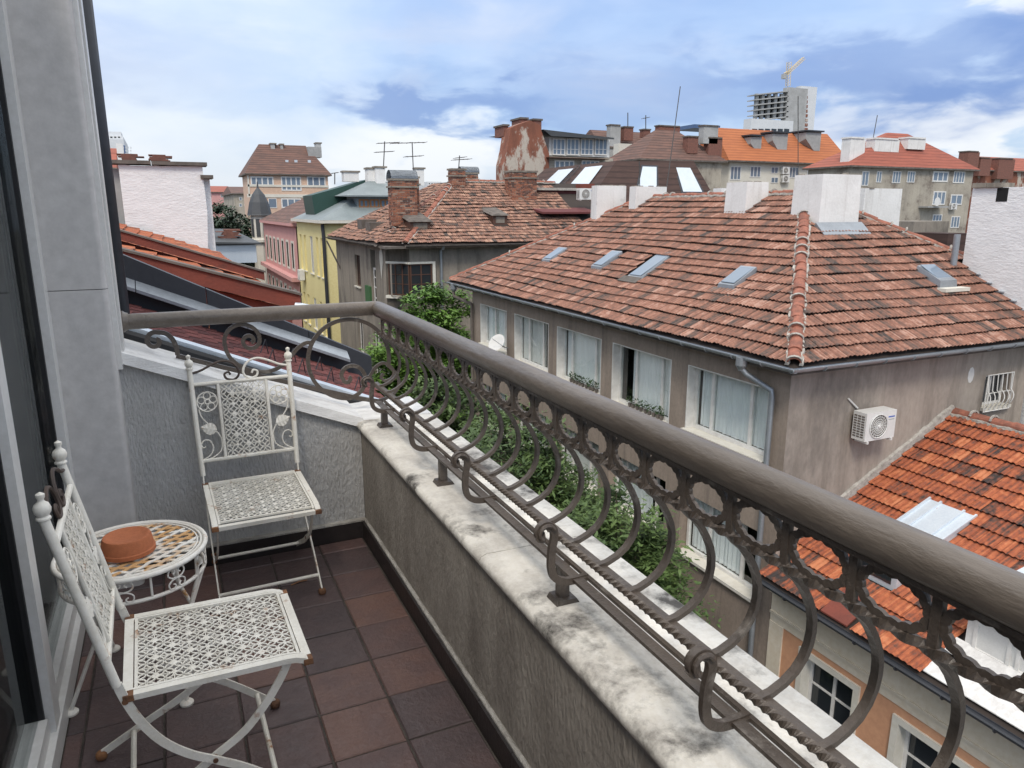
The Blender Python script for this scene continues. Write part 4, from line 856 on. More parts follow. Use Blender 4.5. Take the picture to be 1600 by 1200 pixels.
# ================================================================== OUR SIDE OF THE STREET
ns = thing('shingle_roof_house', 'adjoining house with dark red shingle roof and black sheet firewall', 'house', (0, 4.6, GZ))
m = MB(); m.prism([(-6, GZ), (1.08, GZ), (1.08, .42), (-.3, 1.0), (-6, 3.2)], 'y', 3.96, 5.05); m.build('wall', 'old_plaster', ns)
def zsh(x): return 1.0 - .42 * x
m = MB(); m.hexa([(-6, 3.95, zsh(-6) - .06), (1.12, 3.95, zsh(1.12) - .06), (1.12, 5.06, zsh(1.12) - .06), (-6, 5.06, zsh(-6) - .06), (-6, 3.95, zsh(-6) - .015), (1.12, 3.95, zsh(1.12) - .015), (1.12, 5.06, zsh(1.12) - .015), (-6, 5.06, zsh(-6) - .015)]); sr = m.build('roof', 'deck', ns)
sm_ = {}
for i in range(24):                       # courses laid aslant across the slope
    for k in range(9):
        a = -1.6 + k * .30 + (i % 2) * .15; y0 = 4.0 + .05 + (a + .3) * .0
        # strip frame: along direction g (across slope, slightly rising), stepping down-slope
        ox = -.75 + i * .082; yy = 4.07 + k * .122
        x = ox + (yy - 4.07) * .55
        if x > 1.08 or x < -1.0 or yy > 4.98: continue
        q = random.choice([.05, .3, .5, .6, .75, .95])
        if q not in sm_:
            t = MB(); t.add([(0, 0, .002), (.105, .0, .012), (.105, .118, .012), (0, .118, .002), (.105, 0, .0), (.105, .118, .0)], [(0, 1, 2, 3), (1, 4, 5, 2)], q + .001); sm_[q] = t.mesh('shingle', 'shingle')
        o = bpy.data.objects.new('shingle', sm_[q]); col.objects.link(o); o.parent = sr
        o.matrix_local = Matrix.Translation(Vector((x, yy, zsh(x) - .012)) - wloc(sr)) @ Matrix.Rotation(math.atan(.42), 4, 'Y') @ Matrix.Rotation(R(-2), 4, 'Z')
for i in range(7):
    x = .45 + (i % 4) * .16; y = 4.25 + (i // 4) * .35
    m = MB(); m.tube([(x, y, zsh(x)), (x + .035, y + .02, zsh(x) + .075), (x + .05, y + .05, zsh(x + .05) + .005)], .0035, 5); m.build('snow_guard', 'black_metal', sr)
def slab(mb, x0, x1, y0, y1, zf, t0, t1): return mb.hexa([(x0, y0, zf(x0) + t0), (x1, y0, zf(x1) + t0), (x1, y1, zf(x1) + t0), (x0, y1, zf(x0) + t0), (x0, y0, zf(x0) + t1), (x1, y0, zf(x1) + t1), (x1, y1, zf(x1) + t1), (x0, y1, zf(x0) + t1)])
m = MB(); slab(m, -.9, 1.13, 3.96, 4.06, zsh, .0, .022); m.build('edge_flashing', 'zinc_light', ns)
m = MB(); m.tube([(-.4, 3.945, zsh(-.4) - .035), (1.0, 3.945, zsh(1.0) - .035)], .034, 10); m.build('edge_gutter', 'black_rubber', ns)
# black sheet firewall with zinc ledge
def ztop2(x): return 1.262 - .504 * x
m = MB()
fw_ = thing('firewall', 'black sheet metal firewall with grey zinc ledge beyond the shingle roof', 'wall', (.3, 5.1, GZ))
for a, b in ((-3.0, -.42), (-.415, .195), (.2, .815), (.82, 1.24)):
    m = MB(); m.add([(a, 5.07, zsh(a) - .1), (b, 5.07, zsh(b) - .1), (b, 5.07, ztop2(b)), (a, 5.07, ztop2(a)), (a, 5.16, zsh(a) - .1), (b, 5.16, zsh(b) - .1), (b, 5.16, ztop2(b)), (a, 5.16, ztop2(a))], [(0, 1, 2, 3), (7, 6, 5, 4), (3, 2, 6, 7), (1, 5, 6, 2), (0, 3, 7, 4)]); m.build('sheet_panel', 'black_metal', fw_)
def zled(x): return 1.148 - .425 * x
for a, b in ((-3.0, -.20), (-.195, .42), (.425, 1.07)): m = MB(); m.hexa([(a, 4.98, zled(a) - .065), (b, 4.98, zled(b) - .065), (b, 5.072, zled(b) - .02), (a, 5.072, zled(a) - .02), (a, 4.98, zled(a) - .045), (b, 4.98, zled(b) - .045), (b, 5.072, zled(b)), (a, 5.072, zled(a))]); m.build('zinc_ledge', 'zinc', fw_)
m = MB(); m.prism([(-6, GZ), (1.23, GZ), (1.23, .3), (-6, 3.0)], 'y', 5.075, 5.155); m.build('wall', 'old_plaster', fw_)
# tiled roof running on to the red sheet gables
th_ = thing('red_gable_house', 'neighbour with tiled slope and two rust red sheet metal gables', 'house', (0, 8, GZ))
m = MB(); m.prism([(-6, GZ), (1.45, GZ), (1.45, -.3), (-.3, .45), (-6, 2.7)], 'y', 5.17, 8.98); m.build('wall', 'old_plaster', th_)
def zt(x): return .50 - .43 * x
m = MB(); slab(m, -4, 1.62, 5.17, 8.98, zt, -.06, -.01); rr_ = m.build('roof', 'deck', th_)
tile_roof(rr_, (1.62, 5.2, zt(1.62)), (0, 1, 0), (-1, 0, .43), (3.75, 4.6), lambda a, b: True, 'tile_orange', 60, jit=.01, dark=.1)
ridge_row(rr_, (1.6, 5.25, zt(1.6) + .02), (1.6, 8.9, zt(1.6) + .02), r=.08, mortar=True)
pipe(th_, [(1.30, 8.9, .56), (1.58, 8.8, .50), (1.62, 8.8, .46)], .04, 'zinc_light', 'spout')
def red_gable(y, x0, x1, za, zb, h, wallh, name):
    sl = (zb - za) / (x1 - x0); f = lambda x: za + sl * (x - x0)
    m = MB(); slab(m, x0 - 3, x1, y - .12, y + .06, f, -h, 0); b = m.build('gable_fascia', 'rust_red', th_)
    m = MB(); m.add([(x0 - 3, y, f(x0 - 3) - h - wallh), (x1 - .09, y, f(x1) - h - wallh), (x1 - .09, y, f(x1) - h), (x0 - 3, y, f(x0 - 3) - h), (x0 - 3, y + .1, f(x0 - 3) - h - wallh), (x1 - .09, y + .1, f(x1) - h - wallh), (x1 - .09, y + .1, f(x1) - h), (x0 - 3, y + .1, f(x0 - 3) - h)], [(0, 1, 2, 3), (1, 5, 6, 2), (7, 6, 5, 4)]); m.build('gable_sheet', 'rust_red', th_)
    m = MB(); slab(m, x0 - 3, x1 + .02, y - .15, y + .09, f, .004, .03); m.build('gable_capping', 'soffit', th_)
red_gable(9.0, -.115, 1.36, 1.127, .675, .17, 1.2, 'a'); red_gable(13.0, -.31, 1.42, 1.223, .641, .13, .5, 'b')
m = MB(); m.prism([(-6, GZ), (1.35, GZ), (1.35, .1), (-6, 2.0)], 'y', 9.12, 12.95); m.prism([(-6, GZ), (1.45, GZ), (1.45, .3), (-6, 2.2)], 'y', 13.1, 24.3); m.build('rear_wall', 'old_plaster', th_)
m = MB(); slab(m, -4, 1.3, 9.15, 12.9, lambda x: .85 - .34 * x, -.06, -.01); m.build('rear_roof', 'deck', th_)
rb = [o for o in th_.children if o.name.startswith('rear_roof')][0]
tile_roof(rb, (1.3, 9.2, .42), (0, 1, 0), (-1, 0, .34), (3.6, 4.2), lambda a, b: True, 'tile_orange', 40, dark=.15)
m = MB(); slab(m, -4, 1.4, 13.1, 24.2, lambda x: .78 - .33 * x, -.06, -.01); rb2 = m.build('rear_roof', 'deck', th_)
tile_roof(rb2, (1.4, 13.15, .33), (0, 1, 0), (-1, 0, .33), (11, 4.5), lambda a, b: True, 'tile_orange', 0, dark=.15)
# whitewashed gable beyond
wg = thing('white_gable', 'broad whitewashed gable wall with crumbling slab coping', 'wall', (0, 24.6, GZ))
m = MB(); n_ = 14; top = [(-1.04 + 2.22 * i / n_, 2.90 + random.uniform(-.015, .015)) for i in range(n_ + 1)]
m.prism([(-1.02, -3), (1.12, -3), (1.12, .45), (1.2, 1.6), (1.18, 2.5)] + top[::-1], 'y', 24.5, 25.1); m.build('plaster', 'white_brick', wg)
m = MB(); m.box(1.14, 1.36, 24.75, 25.4, -3, 2.55); m.build('flue', 'white_brick', wg)
m = MB(); m.box(-1.6, -1.05, 24.7, 25.1, -3, 2.8); m.build('rough_plaster', 'concrete', wg)
for a, b, z in ((-1.7, -.2, 2.93), (-.18, 1.31, 2.92), (1.1, 1.45, 2.56)): m = MB(); m.box(a, b, 24.38, 25.2, z, z + .1); m.build('coping_slab', 'soffit', wg)
for x in (-.75, .05):
    for k in range(6):
        m = MB(); m.box(x + random.uniform(-.1, .1) - .25, x + .25 + random.uniform(-.1, .15), 24.5, 25.0, 3.035 + k * .03, 3.06 + k * .03); m.build('loose_tile', 'brick_dull', wg)
def px_box(mb, Y, D, l, r, t, b): p = atY(l, t, Y); q = atY(r, b, Y); return mb.box(p.x, q.x, Y, Y + D, q.z, p.z)
zh = thing('zinc_attic', 'small attic with dark sheet roof and pale blue wall behind the white gable', 'attic', (2, 27, GZ))
m = MB(); px_box(m, 27.5, 3, 331, 402, 384, 410); m.build('wall', 'zinc_light', zh)
p = atY(328, 378, 27.4); q = atY(407, 378, 27.4); m = MB(); m.hexa([(p.x, 27.3, p.z - .08), (q.x, 27.3, p.z - .1), (q.x, 30.6, p.z - .06), (p.x, 30.6, p.z - .06), (p.x, 27.3, p.z), (q.x, 27.3, p.z - .05), (q.x - .7, 30.6, p.z + .35), (p.x, 30.6, p.z + .38)]); m.build('roof', 'slate', zh)
for k in range(10):
    m = MB(); a = p.x + .25 + random.uniform(0, .3); m.box(a, a + .55, 28.2, 28.7, p.z + .05 + k * .035, p.z + .078 + k * .035); m.build('stacked_tile', 'brick_dull', zh)
rt = thing('tiled_roof_house', 'far tiled roof and plastered chimney peeping over the white gable', 'house', (-3, 34, GZ))
m = MB(); a = atY(110, 252, 34); b = atY(178, 226, 34); m.hexa([(a.x, 34, a.z - .2), (b.x, 34, a.z - .2), (b.x, 38, a.z - .2), (a.x, 38, a.z - .2), (a.x, 36, b.z), (b.x, 36, b.z), (b.x, 36.3, b.z), (a.x, 36.3, b.z)]); m.build('roof', 'far_roof_red', rt)
m = MB(); m.box(a.x, b.x, 34, 38, GZ, a.z - .2); m.build('wall', 'old_plaster', rt)
m = MB(); px_box(m, 33.5, .5, 181, 196, 224, 262); m.build('chimney', 'white_paint', rt)
# distant row on our side of the street
for i, (y0, y1, zt_, wm_, rm__) in enumerate(((34, 46, -1.0, 'cream_white', 'far_roof_red'), (47, 60, .6, 'worn_facade', 'far_roof_red'), (61, 76, -.4, 'cream_white', 'far_roof'), (77, 100, .8, 'worn_facade', 'far_roof_red'))):
    t = thing('terrace_house', ['cream terrace house with small balconies just past the white gable', 'weathered terrace house with red roof second past the white gable', 'pale terrace house under brown roof third past the white gable', 'weathered long terrace block last before the street bends'][i], 'house', (0, y0, GZ), 'terrace houses along the near side of the street')
    m = MB(); m.box(-9, 1.2 + .2 * (i % 2), y0, y1, GZ, zt_); m.build('wall', wm_, t)
    m = MB(); m.prism([(-9, zt_), (1.6, zt_), (1.6, zt_ + .12), (-3.5, zt_ + 2.6), (-9, zt_ + .3)], 'y', y0, y1); m.build('roof', rm__, t)
    for k in range(int((y1 - y0) / 3)):
        for zz in (-2.6, -5.4, -8.2):
            y = y0 + .8 + k * 3; g = MB(); g.box(1.2 + .2 * (i % 2), 1.9 + .2 * (i % 2), y, y + 1.9, zt_ + zz - .1, zt_ + zz); g.box(1.86 + .2 * (i % 2), 1.9 + .2 * (i % 2), y, y + 1.9, zt_ + zz, zt_ + zz + .8); g.build('balcony', 'cream_white', t)
            g = MB(); g.box(1.2 + .2 * (i % 2), 1.22 + .2 * (i % 2), y + .3, y + 1.5, zt_ + zz + .1, zt_ + zz + 1.7); g.build('window', 'glass_dark', t)
# ================================================================== FAR SIDE, BEYOND THE SIDE STREET
oh = thing('old_corner_house', 'weathered grey corner house with mossy tiled roof and brick chimneys', 'house', (10, 36, GZ))
OE, OY = .09, 34.0
m = MB(); m.wall(fy(34.5), 10.5, 24, GZ, .0, .3, [(9.6, 11.62, -2.42, -.86)]); m.build('side_wall', 'old_plaster', oh)
oc = [(10.5, 34.5), (9.62, 35.6)]
m = MB(); m.wall(fx(9.62), 35.6, 47.2, GZ, .0, .3, [(41.0, 42.2, -2.55, -.8), (37.6, 38.6, -3.6, -.35), (41.0, 42.2, -6.4, -4.4), (37.4, 38.8, -7.6, -4.4)]); m.build('street_wall', 'old_plaster', oh)
m = MB(); m.add([(10.5, 34.5, GZ), (9.62, 35.6, GZ), (9.62, 35.6, 0), (10.5, 34.5, 0)], [(0, 1, 2, 3), (3, 2, 1, 0)]); m.build('corner_wall', 'old_plaster', oh)
m = MB(); m.box(10.2, 23.9, 35.7, 47, GZ, -.1); m.build('core', 'dark_room', oh)
# corner window wrapping the chamfer
for (A, B, mu) in (((11.62, 34.42), (10.46, 34.42), 2), ((10.46, 34.42), (9.66, 35.42), 3)):
    A = Vector((*A, 0)); B = Vector((*B, 0)); d = (B - A).normalized(); nrm = Vector((d.y, -d.x, 0)); nrm = nrm if nrm.dot(Vector((0, -1, 0))) > 0 or nrm.x < 0 else -nrm; L = (B - A).length
    fmq = lambda u, z, dd, A=A, d=d, nrm=nrm: tuple(A + d * u - nrm * dd + Vector((0, 0, z)))
    window(oh, fmq, .03, L - .03, -2.40, -.88, mull=tuple((i + 1) / mu for i in range(mu - 1)), bars=(.36, .66), frame='frame_brown', glass='glass_dark', rec=.0, fw=.06, name='corner_window')
    g = MB(); fbox(g, fmq, -.12, L + .1, -2.56, -2.42, -.1, .1); g.build('window_sill', 'cream_white', oh); g = MB(); fbox(g, fmq, -.1, L + .08, -.88, -.78, -.05, .1); g.build('window_head', 'cream_white', oh)
g = MB(); g.box(11.62, 11.76, 34.38, 34.5, -2.5, -.78); g.build('window_surround', 'cream_white', oh)
window(oh, fx(9.62), 41.0, 42.2, -2.55, -.8, mull=(.33, .66), frame='frame_brown', sill='cream_white'); window(oh, fx(9.62), 41.0, 42.2, -6.4, -4.4, mull=(.5,), frame='frame_white', sill='cream_white')
window(oh, fx(9.62), 37.65, 38.55, -3.55, -1.3, mull=(), bars=(.3, .55, .78), frame='frame_white', fw=.09, name='balcony_door'); window(oh, fx(9.62), 37.5, 38.7, -7.5, -4.5, mull=(.5,), frame='frame_white', name='balcony_door')
g = MB(); g.box(9.5, 9.62, 38.6, 39.6, -3.7, -2.3); g.build('green_board', 'green_board', oh)
g = MB(); g.box(8.9, 9.62, 36.3, 39.4, -7.7, -7.55)
for k in range(12): g.box(8.9, 8.93, 36.3 + k * .27, 36.34 + k * .27, -7.55, -6.6)
g.box(8.88, 8.95, 36.3, 39.4, -6.65, -6.58); g.build('balcony', 'metal_green', oh)
g = MB(); g.lathe([(.0, 0), (.28, .004), (.36, 0)], (0, 0, 0), 9); g.v = [(9.61 - z, 36.4 + x * .9, -.7 + y * 1.5 - (.5 if abs(x) < .1 and y < 0 else 0)) for x, y, z in g.v]; g.build('plaster_scar', 'cream_white', oh)
HP, HS = 5.6, .55; RZo = OE + HP * HS
rf = MB(); rf.add([(9.15, 35.2, OE - .05), (10.15, OY - .1, OE - .05), (24, OY - .1, OE - .05), (24, OY + HP, RZo), (14.7, OY + HP, RZo), (14.7, 43, RZo), (9.15, 47.6, OE - .05), (24, 43, RZo)], [(0, 1, 4), (1, 2, 3, 4), (0, 4, 5, 6), (4, 3, 7, 5)]); oroof = rf.build('roof', 'deck', oh)
def okO(a, b):
    t = b / math.hypot(HP, HP * HS); x = 10.15 + a
    if not (0 <= b and t < 1): return False
    if x < 10.15 + t * 4.6: return False
    if 10.2 < x < 11.5 and 1.9 < b < 2.7: return False
    return x < 20.5 and not (15.25 < x < 16.15 and 1.55 < b < 2.45) and not (x > 19.2 - (1 - t) * 1.9 and t > .95)
tile_roof(oroof, (10.15, OY - .1, OE - .02), (1, 0, 0), (0, 1, HS), (12, math.hypot(HP, HP * HS)), okO, 'tile_old', 0, wave=.045, jit=.02, dark=.16)
slx = (RZo - OE) / (14.7 - 9.15)
def okO2(a, b):
    Lu = math.hypot(14.7 - 9.15, RZo - OE); t = b / Lu; y = 35.2 + a
    return 0 <= t < 1 and 35.2 + t * 4.3 - .1 < y < 47.5 - t * 4.5
tile_roof(oroof, (9.15, 35.2, OE - .02), (0, 1, 0), (14.7 - 9.15, 0, RZo - OE), (12.4, math.hypot(14.7 - 9.15, RZo - OE)), okO2, 'tile_old', 0, wave=.05, jit=.03, dark=.2)
m = MB(); a, b, c = Vector((9.15, 35.2, OE)), Vector((10.15, OY - .1, OE)), Vector((14.7, OY + HP, RZo)); m.add([a, b, c], [(0, 1, 2), (2, 1, 0)]); ch_ = m.build('chamfer_slope', 'deck', oroof); e_ = (b - a).normalized(); pa = (c - a).dot(e_); L_ = (b - a).length; s_ = c - a - e_ * pa; Ls = s_.length
tile_roof(oroof, a + Vector((0, 0, .01)), e_, s_, (L_, Ls), lambda q, w: 0 <= w < Ls and pa * w / Ls - .1 < q < L_ - (L_ - pa) * w / Ls + .1, 'tile_old', 0, wave=.03, jit=.02, dark=.2)
ridge_row(oroof, (10.15, OY - .05, OE + .04), (14.7, OY + HP, RZo + .02), r=.14, step=.42); ridge_row(oroof, (9.3, 35.35, OE + .04), (14.7, OY + HP, RZo + .03), r=.12, step=.42, mat_='brick_dull'); ridge_row(oroof, (14.7, OY + HP, RZo), (21, OY + HP, RZo), r=.13)
gutter(oh, (10.1, OY - .2, OE - .06), (21.5, OY - .2, OE - .06), (0, -1, 0), 'soffit', .09); gutter(oh, (9.05, 47.3, OE - .06), (9.05, 35.2, OE - .06), (-1, 0, 0), 'soffit', .09)
m = MB(); m.box(9.2, 24, 34.0, 34.6, OE - .22, OE - .1); m.box(9.2, 9.7, 34.6, 47.4, OE - .22, OE - .1); m.build('eaves', 'soffit', oroof)
pipe(oh, [(12.0, OY - .18, OE - .1), (12.0, OY - .1, OE - .25), (12.05, 34.4, OE - .35), (12.05, 34.4, GZ)], .07, 'zinc', 'downpipe')
m = MB(); m.bar([(9.0, 46.9, OE - .3), (9.62, 46.2, -1.9)], .07, .07); m.build('eave_strut', 'soffit', oh)
def bricks(parent, x0, x1, y0, y1, z0, z1, name='chimney', coping=True, barrel=False, m_='brick_dull'):
    """brick chimney: mortar core with courses of bricks on the two faces in sight"""
    c = MB(); c.box(x0 + .012, x1 - .012, y0 + .012, y1 - .012, z0, z1); co = c.build(name, 'mortar', parent); b = MB(); h = .082; r = 0; z = z0
    while z + h < z1:
        for (u0, u1, ax) in ((x0, x1, 'y'), (y0, y1, 'x')):
            u = u0 - (.12 if r % 2 else 0)
            while u < u1:
                a, e = max(u, u0), min(u + .235, u1)
                if e - a > .03:
                    t = random.random()
                    if ax == 'y': b.box(a, e, y0 - .003 + random.uniform(-.008, .006), y0 + .05, z, z + h - .014, t)
                    else: b.box(x0 - .003 + random.uniform(-.008, .006), x0 + .05, a, e, z, z + h - .014, t)
                u += .25
        z += h; r += 1
    stuff(b.build('brickwork', 'brick_field', co))
    if coping:
        g = MB(); g.box(x0 - .07, x1 + .07, y0 - .07, y1 + .07, z1 - .34, z1 - .26); g.box(x0 - .05, x1 + .05, y0 - .05, y1 + .05, z1, z1 + .09); g.build('coping', 'old_plaster', co)
    if barrel:
        g = MB(); n = 10; rr = (y1 - y0) / 2 + .06; ym = (y0 + y1) / 2
        g.add([(x, ym + rr * math.cos(math.pi * i / n), z1 + .09 + rr * math.sin(math.pi * i / n) * .9) for x in (x0 - .05, x1 + .05) for i in range(n + 1)], [(i, i + 1, n + 2 + i, n + 1 + i) for i in range(n)] + [(n + 1 + i, n + 2 + i, i + 1, i) for i in range(n)]); g.build('barrel_cowl', 'zinc', co)
    return co
mat('brick_field', (0, 0, 0), tint=True, ramp=[(0, (.085, .05, .04)), (.4, (.23, .095, .06)), (.8, (.34, .135, .075)), (1, (.30, .22, .17))], rough=.95, scale=8, var=.2, bump=.3)
bricks(oh, 10.2, 11.45, 36.0, 36.8, .9, 3.05, barrel=True); bricks(oh, 11.55, 11.85, 36.9, 37.5, 1.2, 3.2)
bricks(oh, 14.35, 15.15, 38.9, 39.5, 1.9, 3.75); bricks(oh, 15.6, 16.6, 40.6, 41.2, 2.2, 3.65, barrel=True); bricks(oh, 17.35, 18.85, 37.6, 38.6, 1.5, 3.65)
for (x, y, w) in ((10.75, 35.0, 1.0), (15.3, 35.5, .8)):
    zz = OE + HS * (y - OY); g = MB(); g.box(x, x + w, y, y + 1.2, zz, zz + .45); d_ = g.build('dormer', 'frame_brown', oh)
    g = MB(); g.hexa([(x - .12, y - .15, zz + .45), (x + w + .12, y - .15, zz + .45), (x + w + .12, y + 1.5, zz + .75), (x - .12, y + 1.5, zz + .75), (x, y - .1, zz + .52), (x + w, y - .1, zz + .52), (x + w, y + 1.5, zz + .88), (x, y + 1.5, zz + .88)]); g.build('dormer_roof', 'soffit', d_)
    g = MB(); g.box(x + .15, x + w - .15, y - .012, y + .02, zz + .08, zz + .4); g.build('dormer_hatch', 'old_plaster', d_)
g = MB(); x, y = 9.9, 39.5; zz = OE + slx * (x - 9.15); g.box(x, x + 1.3, y, y + 1.0, zz, zz + .5); g.box(x + .1, x + 1.9, y + 2.2, y + 3.3, zz + .1, zz + .62); g.build('dormer', 'soffit', oh)
# yellow house
yh = thing('yellow_house', 'yellow rendered house with narrow windows and grey and green sheet roof', 'house', (10, 58, GZ))
yw = [(53.6 + i * 0, 0, 0, 0) for i in range(0)]
wcols = [(62.6, 63.5), (60.6, 61.5), (57.6, 58.9), (55.4, 56.2), (53.6, 54.4)]; wrows = [(-3.1, -.3), (-7.4, -5.0), (-11.2, -9)]
holes = [(a, b, c, e) for a, b in wcols for c, e in wrows]
m = MB(); m.wall(fx(10.0), 52.7, 64.6, GZ, .75, .3, holes); m.build('street_wall', 'yellow_wall', yh)
m = MB(); m.wall(fy(52.7), 10.0, 26, GZ, .75, .3, []); m.build('end_wall', 'yellow_wall', yh)
m = MB(); m.box(10.35, 25, 53.1, 64.5, GZ, .7); m.build('core', 'dark_room', yh)
for i, (a, b) in enumerate(wcols):
    for c, e in wrows: window(yh, fx(10.0), a, b, c, e, mull=(.5,) if i == 2 else (), frame='frame_white' if i == 2 else 'yellow_wall', glass='glass_sky' if i == 2 else 'yellow_wall', rec=.26 if i != 2 else .06, fw=.08, sill='cream_white')
m = MB(); m.box(9.6, 26.3, 52.2, 65, .75, .95); m.build('cornice', 'cream_white', yh)
m = MB(); m.hexa([(9.7, 52.3, .96), (26, 52.3, .96), (26, 64.9, .96), (9.7, 64.9, .96), (12.6, 55.4, 2.4), (26, 55.4, 2.4), (26, 62, 2.4), (12.6, 62, 2.4)]); yr_ = m.build('roof', 'metal_grey', yh)
p0, p1, p2, p3 = atY(487, 305, 58), atY(576, 280, 58), atY(576, 312, 58), atY(492, 335, 58)
m = MB(); m.add([tuple(p) for p in (p0, p1, p2, p3)] + [(p.x, 62, p.z) for p in (p0, p1, p2, p3)], [(3, 2, 1, 0), (0, 1, 5, 4), (4, 5, 6, 7), (0, 4, 7, 3), (1, 2, 6, 5)]); m.build('upper_wall', 'metal_green', yh)
g = MB(); px_box(g, 54.2, 3.2, 557, 640, 306, 328); dq = g.build('dormer', 'metal_grey', yh)
p = atY(540, 305, 54); q = atY(645, 305, 54); m = MB(); m.hexa([(p.x, 53.7, p.z - .1), (q.x, 53.7, p.z - .1), (q.x, 58, p.z), (p.x, 58, p.z), (p.x, 53.7, p.z), (q.x, 53.7, p.z), (q.x - .5, 57, p.z + 1.1), (p.x + 2.4, 57, p.z + 1.1)]); m.build('dormer_roof', 'metal_grey', dq)
for l, r in ((561, 576), (578, 592), (594, 610)):
    a = atY(l, 325, 54.2); b = atY(r, 311, 54.2); window(yh, fy(54.2), a.x, b.x, a.z, b.z, mull=(.5,), frame='frame_wood', glass='glass_sky', rec=-.04, fw=.12)
for (Y, D, l, r, t, b) in ((58, .8, 537, 561, 269, 284), (57, .8, 574, 586, 264, 292), (56.5, .8, 587, 603, 262, 296), (56.2, .6, 650, 663, 264, 290)):
    g = MB(); px_box(g, Y, D, l, r, t, b); c_ = g.build('chimney', 'white_paint', yh); p = atY(l, t, Y); q = atY(r, t, Y); g = MB(); g.box(p.x - .08, q.x + .08, Y - .08, Y + D + .08, p.z, p.z + .12); g.build('cap', 'old_plaster', c_)
pipe(yh, [(9.85, 52.55, .7), (9.9, 52.6, -.2), (9.9, 52.6, GZ)], .12, 'black_metal', 'downpipe')
aircon('white air conditioner on the yellow facade', 9.92, 62.2, -3.9, w=1.1, h=.8, d=.4, rz=R(-90))
# pink house and turret
ph = thing('pink_house', 'pink plastered house with brown roof next to the yellow house', 'house', (10, 76, GZ))
m = MB(); m.wall(fx(10.0), 65.2, 88, GZ, .55, .3, [(67 + i * 3, 68.2 + i * 3, c, c + 2.2) for i in range(7) for c in (-3.4, -7.6)]); m.build('street_wall', 'pink_wall', ph)
m = MB(); m.box(10.35, 24, 65.4, 87.9, GZ, .5); m.build('core', 'dark_room', ph)
for i in range(7):
    for c in (-3.4, -7.6): window(ph, fx(10.0), 67 + i * 3, 68.2 + i * 3, c, c + 2.2, mull=(.5,), frame='frame_white', glass='glass_dark', rec=.1, fw=.1, surround='cream_white', sw=.2)
m = MB(); m.box(9.4, 10.3, 65.2, 88, -4.35, -4.0); m.box(9.6, 10.2, 65.2, 88, .3, .56); m.build('cornice', 'pink_wall', ph)
m = MB(); m.hexa([(9.6, 65.2, .57), (24, 65.2, .57), (24, 88, .57), (9.6, 88, .57), (15, 70, 3.4), (20, 70, 3.4), (20, 84, 3.4), (15, 84, 3.4)]); m.build('roof', 'far_roof', ph)
tu = thing('corner_turret', 'slender corner turret with dark pointed slate cap beside the pink house', 'turret', (9.6, 89, GZ))
tp = atY(408, 293, 89.5); te = atY(408, 335, 89.5); tl_ = atY(391, 335, 89.5); tr_ = atY(425, 335, 89.5); rr = (tr_.x - tl_.x) / 2 * 1.15; cx_ = te.x
m = MB(); m.lathe([(rr * .72, GZ), (rr * .72, te.z - 3.2), (rr * .98, te.z - 3.1), (rr * .98, te.z - 2.8), (rr * .76, te.z - 2.7), (rr * .76, te.z - .1)], (cx_, 89.5 + rr, 0), 8); m.build('shaft', 'cream_white', tu)
m = MB(); m.lathe([(rr * 1.05, te.z - .12), (rr, te.z), (rr * .78, te.z + (tp.z - te.z) * .45), (rr * .5, te.z + (tp.z - te.z) * .75), (.12, tp.z), (.05, tp.z + .7), (0, tp.z + .72)], (cx_, 89.5 + rr, 0), 8); m.build('cap', 'slate', tu)
for k in range(8): a = 2 * math.pi * (k + .5) / 8; g = MB(); g.box(-.22, .22, -.02, .04, te.z - 2.5, te.z - .5); ca, sa = math.cos(a + math.pi / 2), math.sin(a + math.pi / 2); g.v = [(cx_ + rr * .74 * math.cos(a) + x * ca - y * sa, 89.5 + rr + rr * .74 * math.sin(a) + x * sa + y * ca, z) for x, y, z in g.v]; g.build('turret_window', 'slate', tu)
# ------------------------------------------------------------------ generic far buildings
def far(name, label, cat, Y, D, l, r, pe, pr, wallm, roofm, kind='hip', wins=(), frame='frame_white', glass='glass_sky', inset=.35, bottom=GZ, group=None, over=.5):
    a = atY(l, pe, Y); b = atY(r, pe, Y); ze = (a.z + b.z) / 2; t = thing(name, label, cat, ((a.x + b.x) / 2, Y, bottom), group)
    m = MB(); m.box(a.x, b.x, Y, Y + D, bottom, ze); m.build('wall', wallm, t)
    if kind != 'flat':
        zr = atY((l + r) / 2, pr, Y + D * .5).z; w = b.x - a.x; i = w * inset if kind == 'hip' else 0; o = over
        m = MB(); m.hexa([(a.x - o, Y - o, ze), (b.x + o, Y - o, ze), (b.x + o, Y + D + o, ze), (a.x - o, Y + D + o, ze), (a.x + i, Y + D * .47, zr), (b.x - i, Y + D * .47, zr), (b.x - i, Y + D * .53, zr), (a.x + i, Y + D * .53, zr)]); m.build('roof', roofm, t)
        m = MB(); m.box(a.x - o, b.x + o, Y - o, Y + D + o, ze - .18, ze - .003); m.build('eaves', 'soffit', t)
    for (x0, y0, x1, y1, *mu) in wins:
        p = atY(x0, y1, Y); q = atY(x1, y0, Y); n = mu[0] if mu else 2
        window(t, fy(Y), p.x, q.x, p.z, q.z, mull=tuple((i + 1) / n for i in range(n - 1)), frame=frame, glass=glass, rec=-.06, fw=max(.08, (q.x - p.x) * .06))
    return t, a, b, ze
def fchim(t, Y, D, l, r, tp, bt, m_='white_paint', cap='old_plaster'):
    g = MB(); px_box(g, Y, D, l, r, tp, bt); c_ = g.build('chimney', m_, t)
    p = atY(l, tp, Y); q = atY(r, tp, Y); g = MB(); o = .1; g.box(p.x - o, q.x + o, Y - o, Y + D + o, p.z, p.z + .16); g.build('cap', cap, c_); return c_
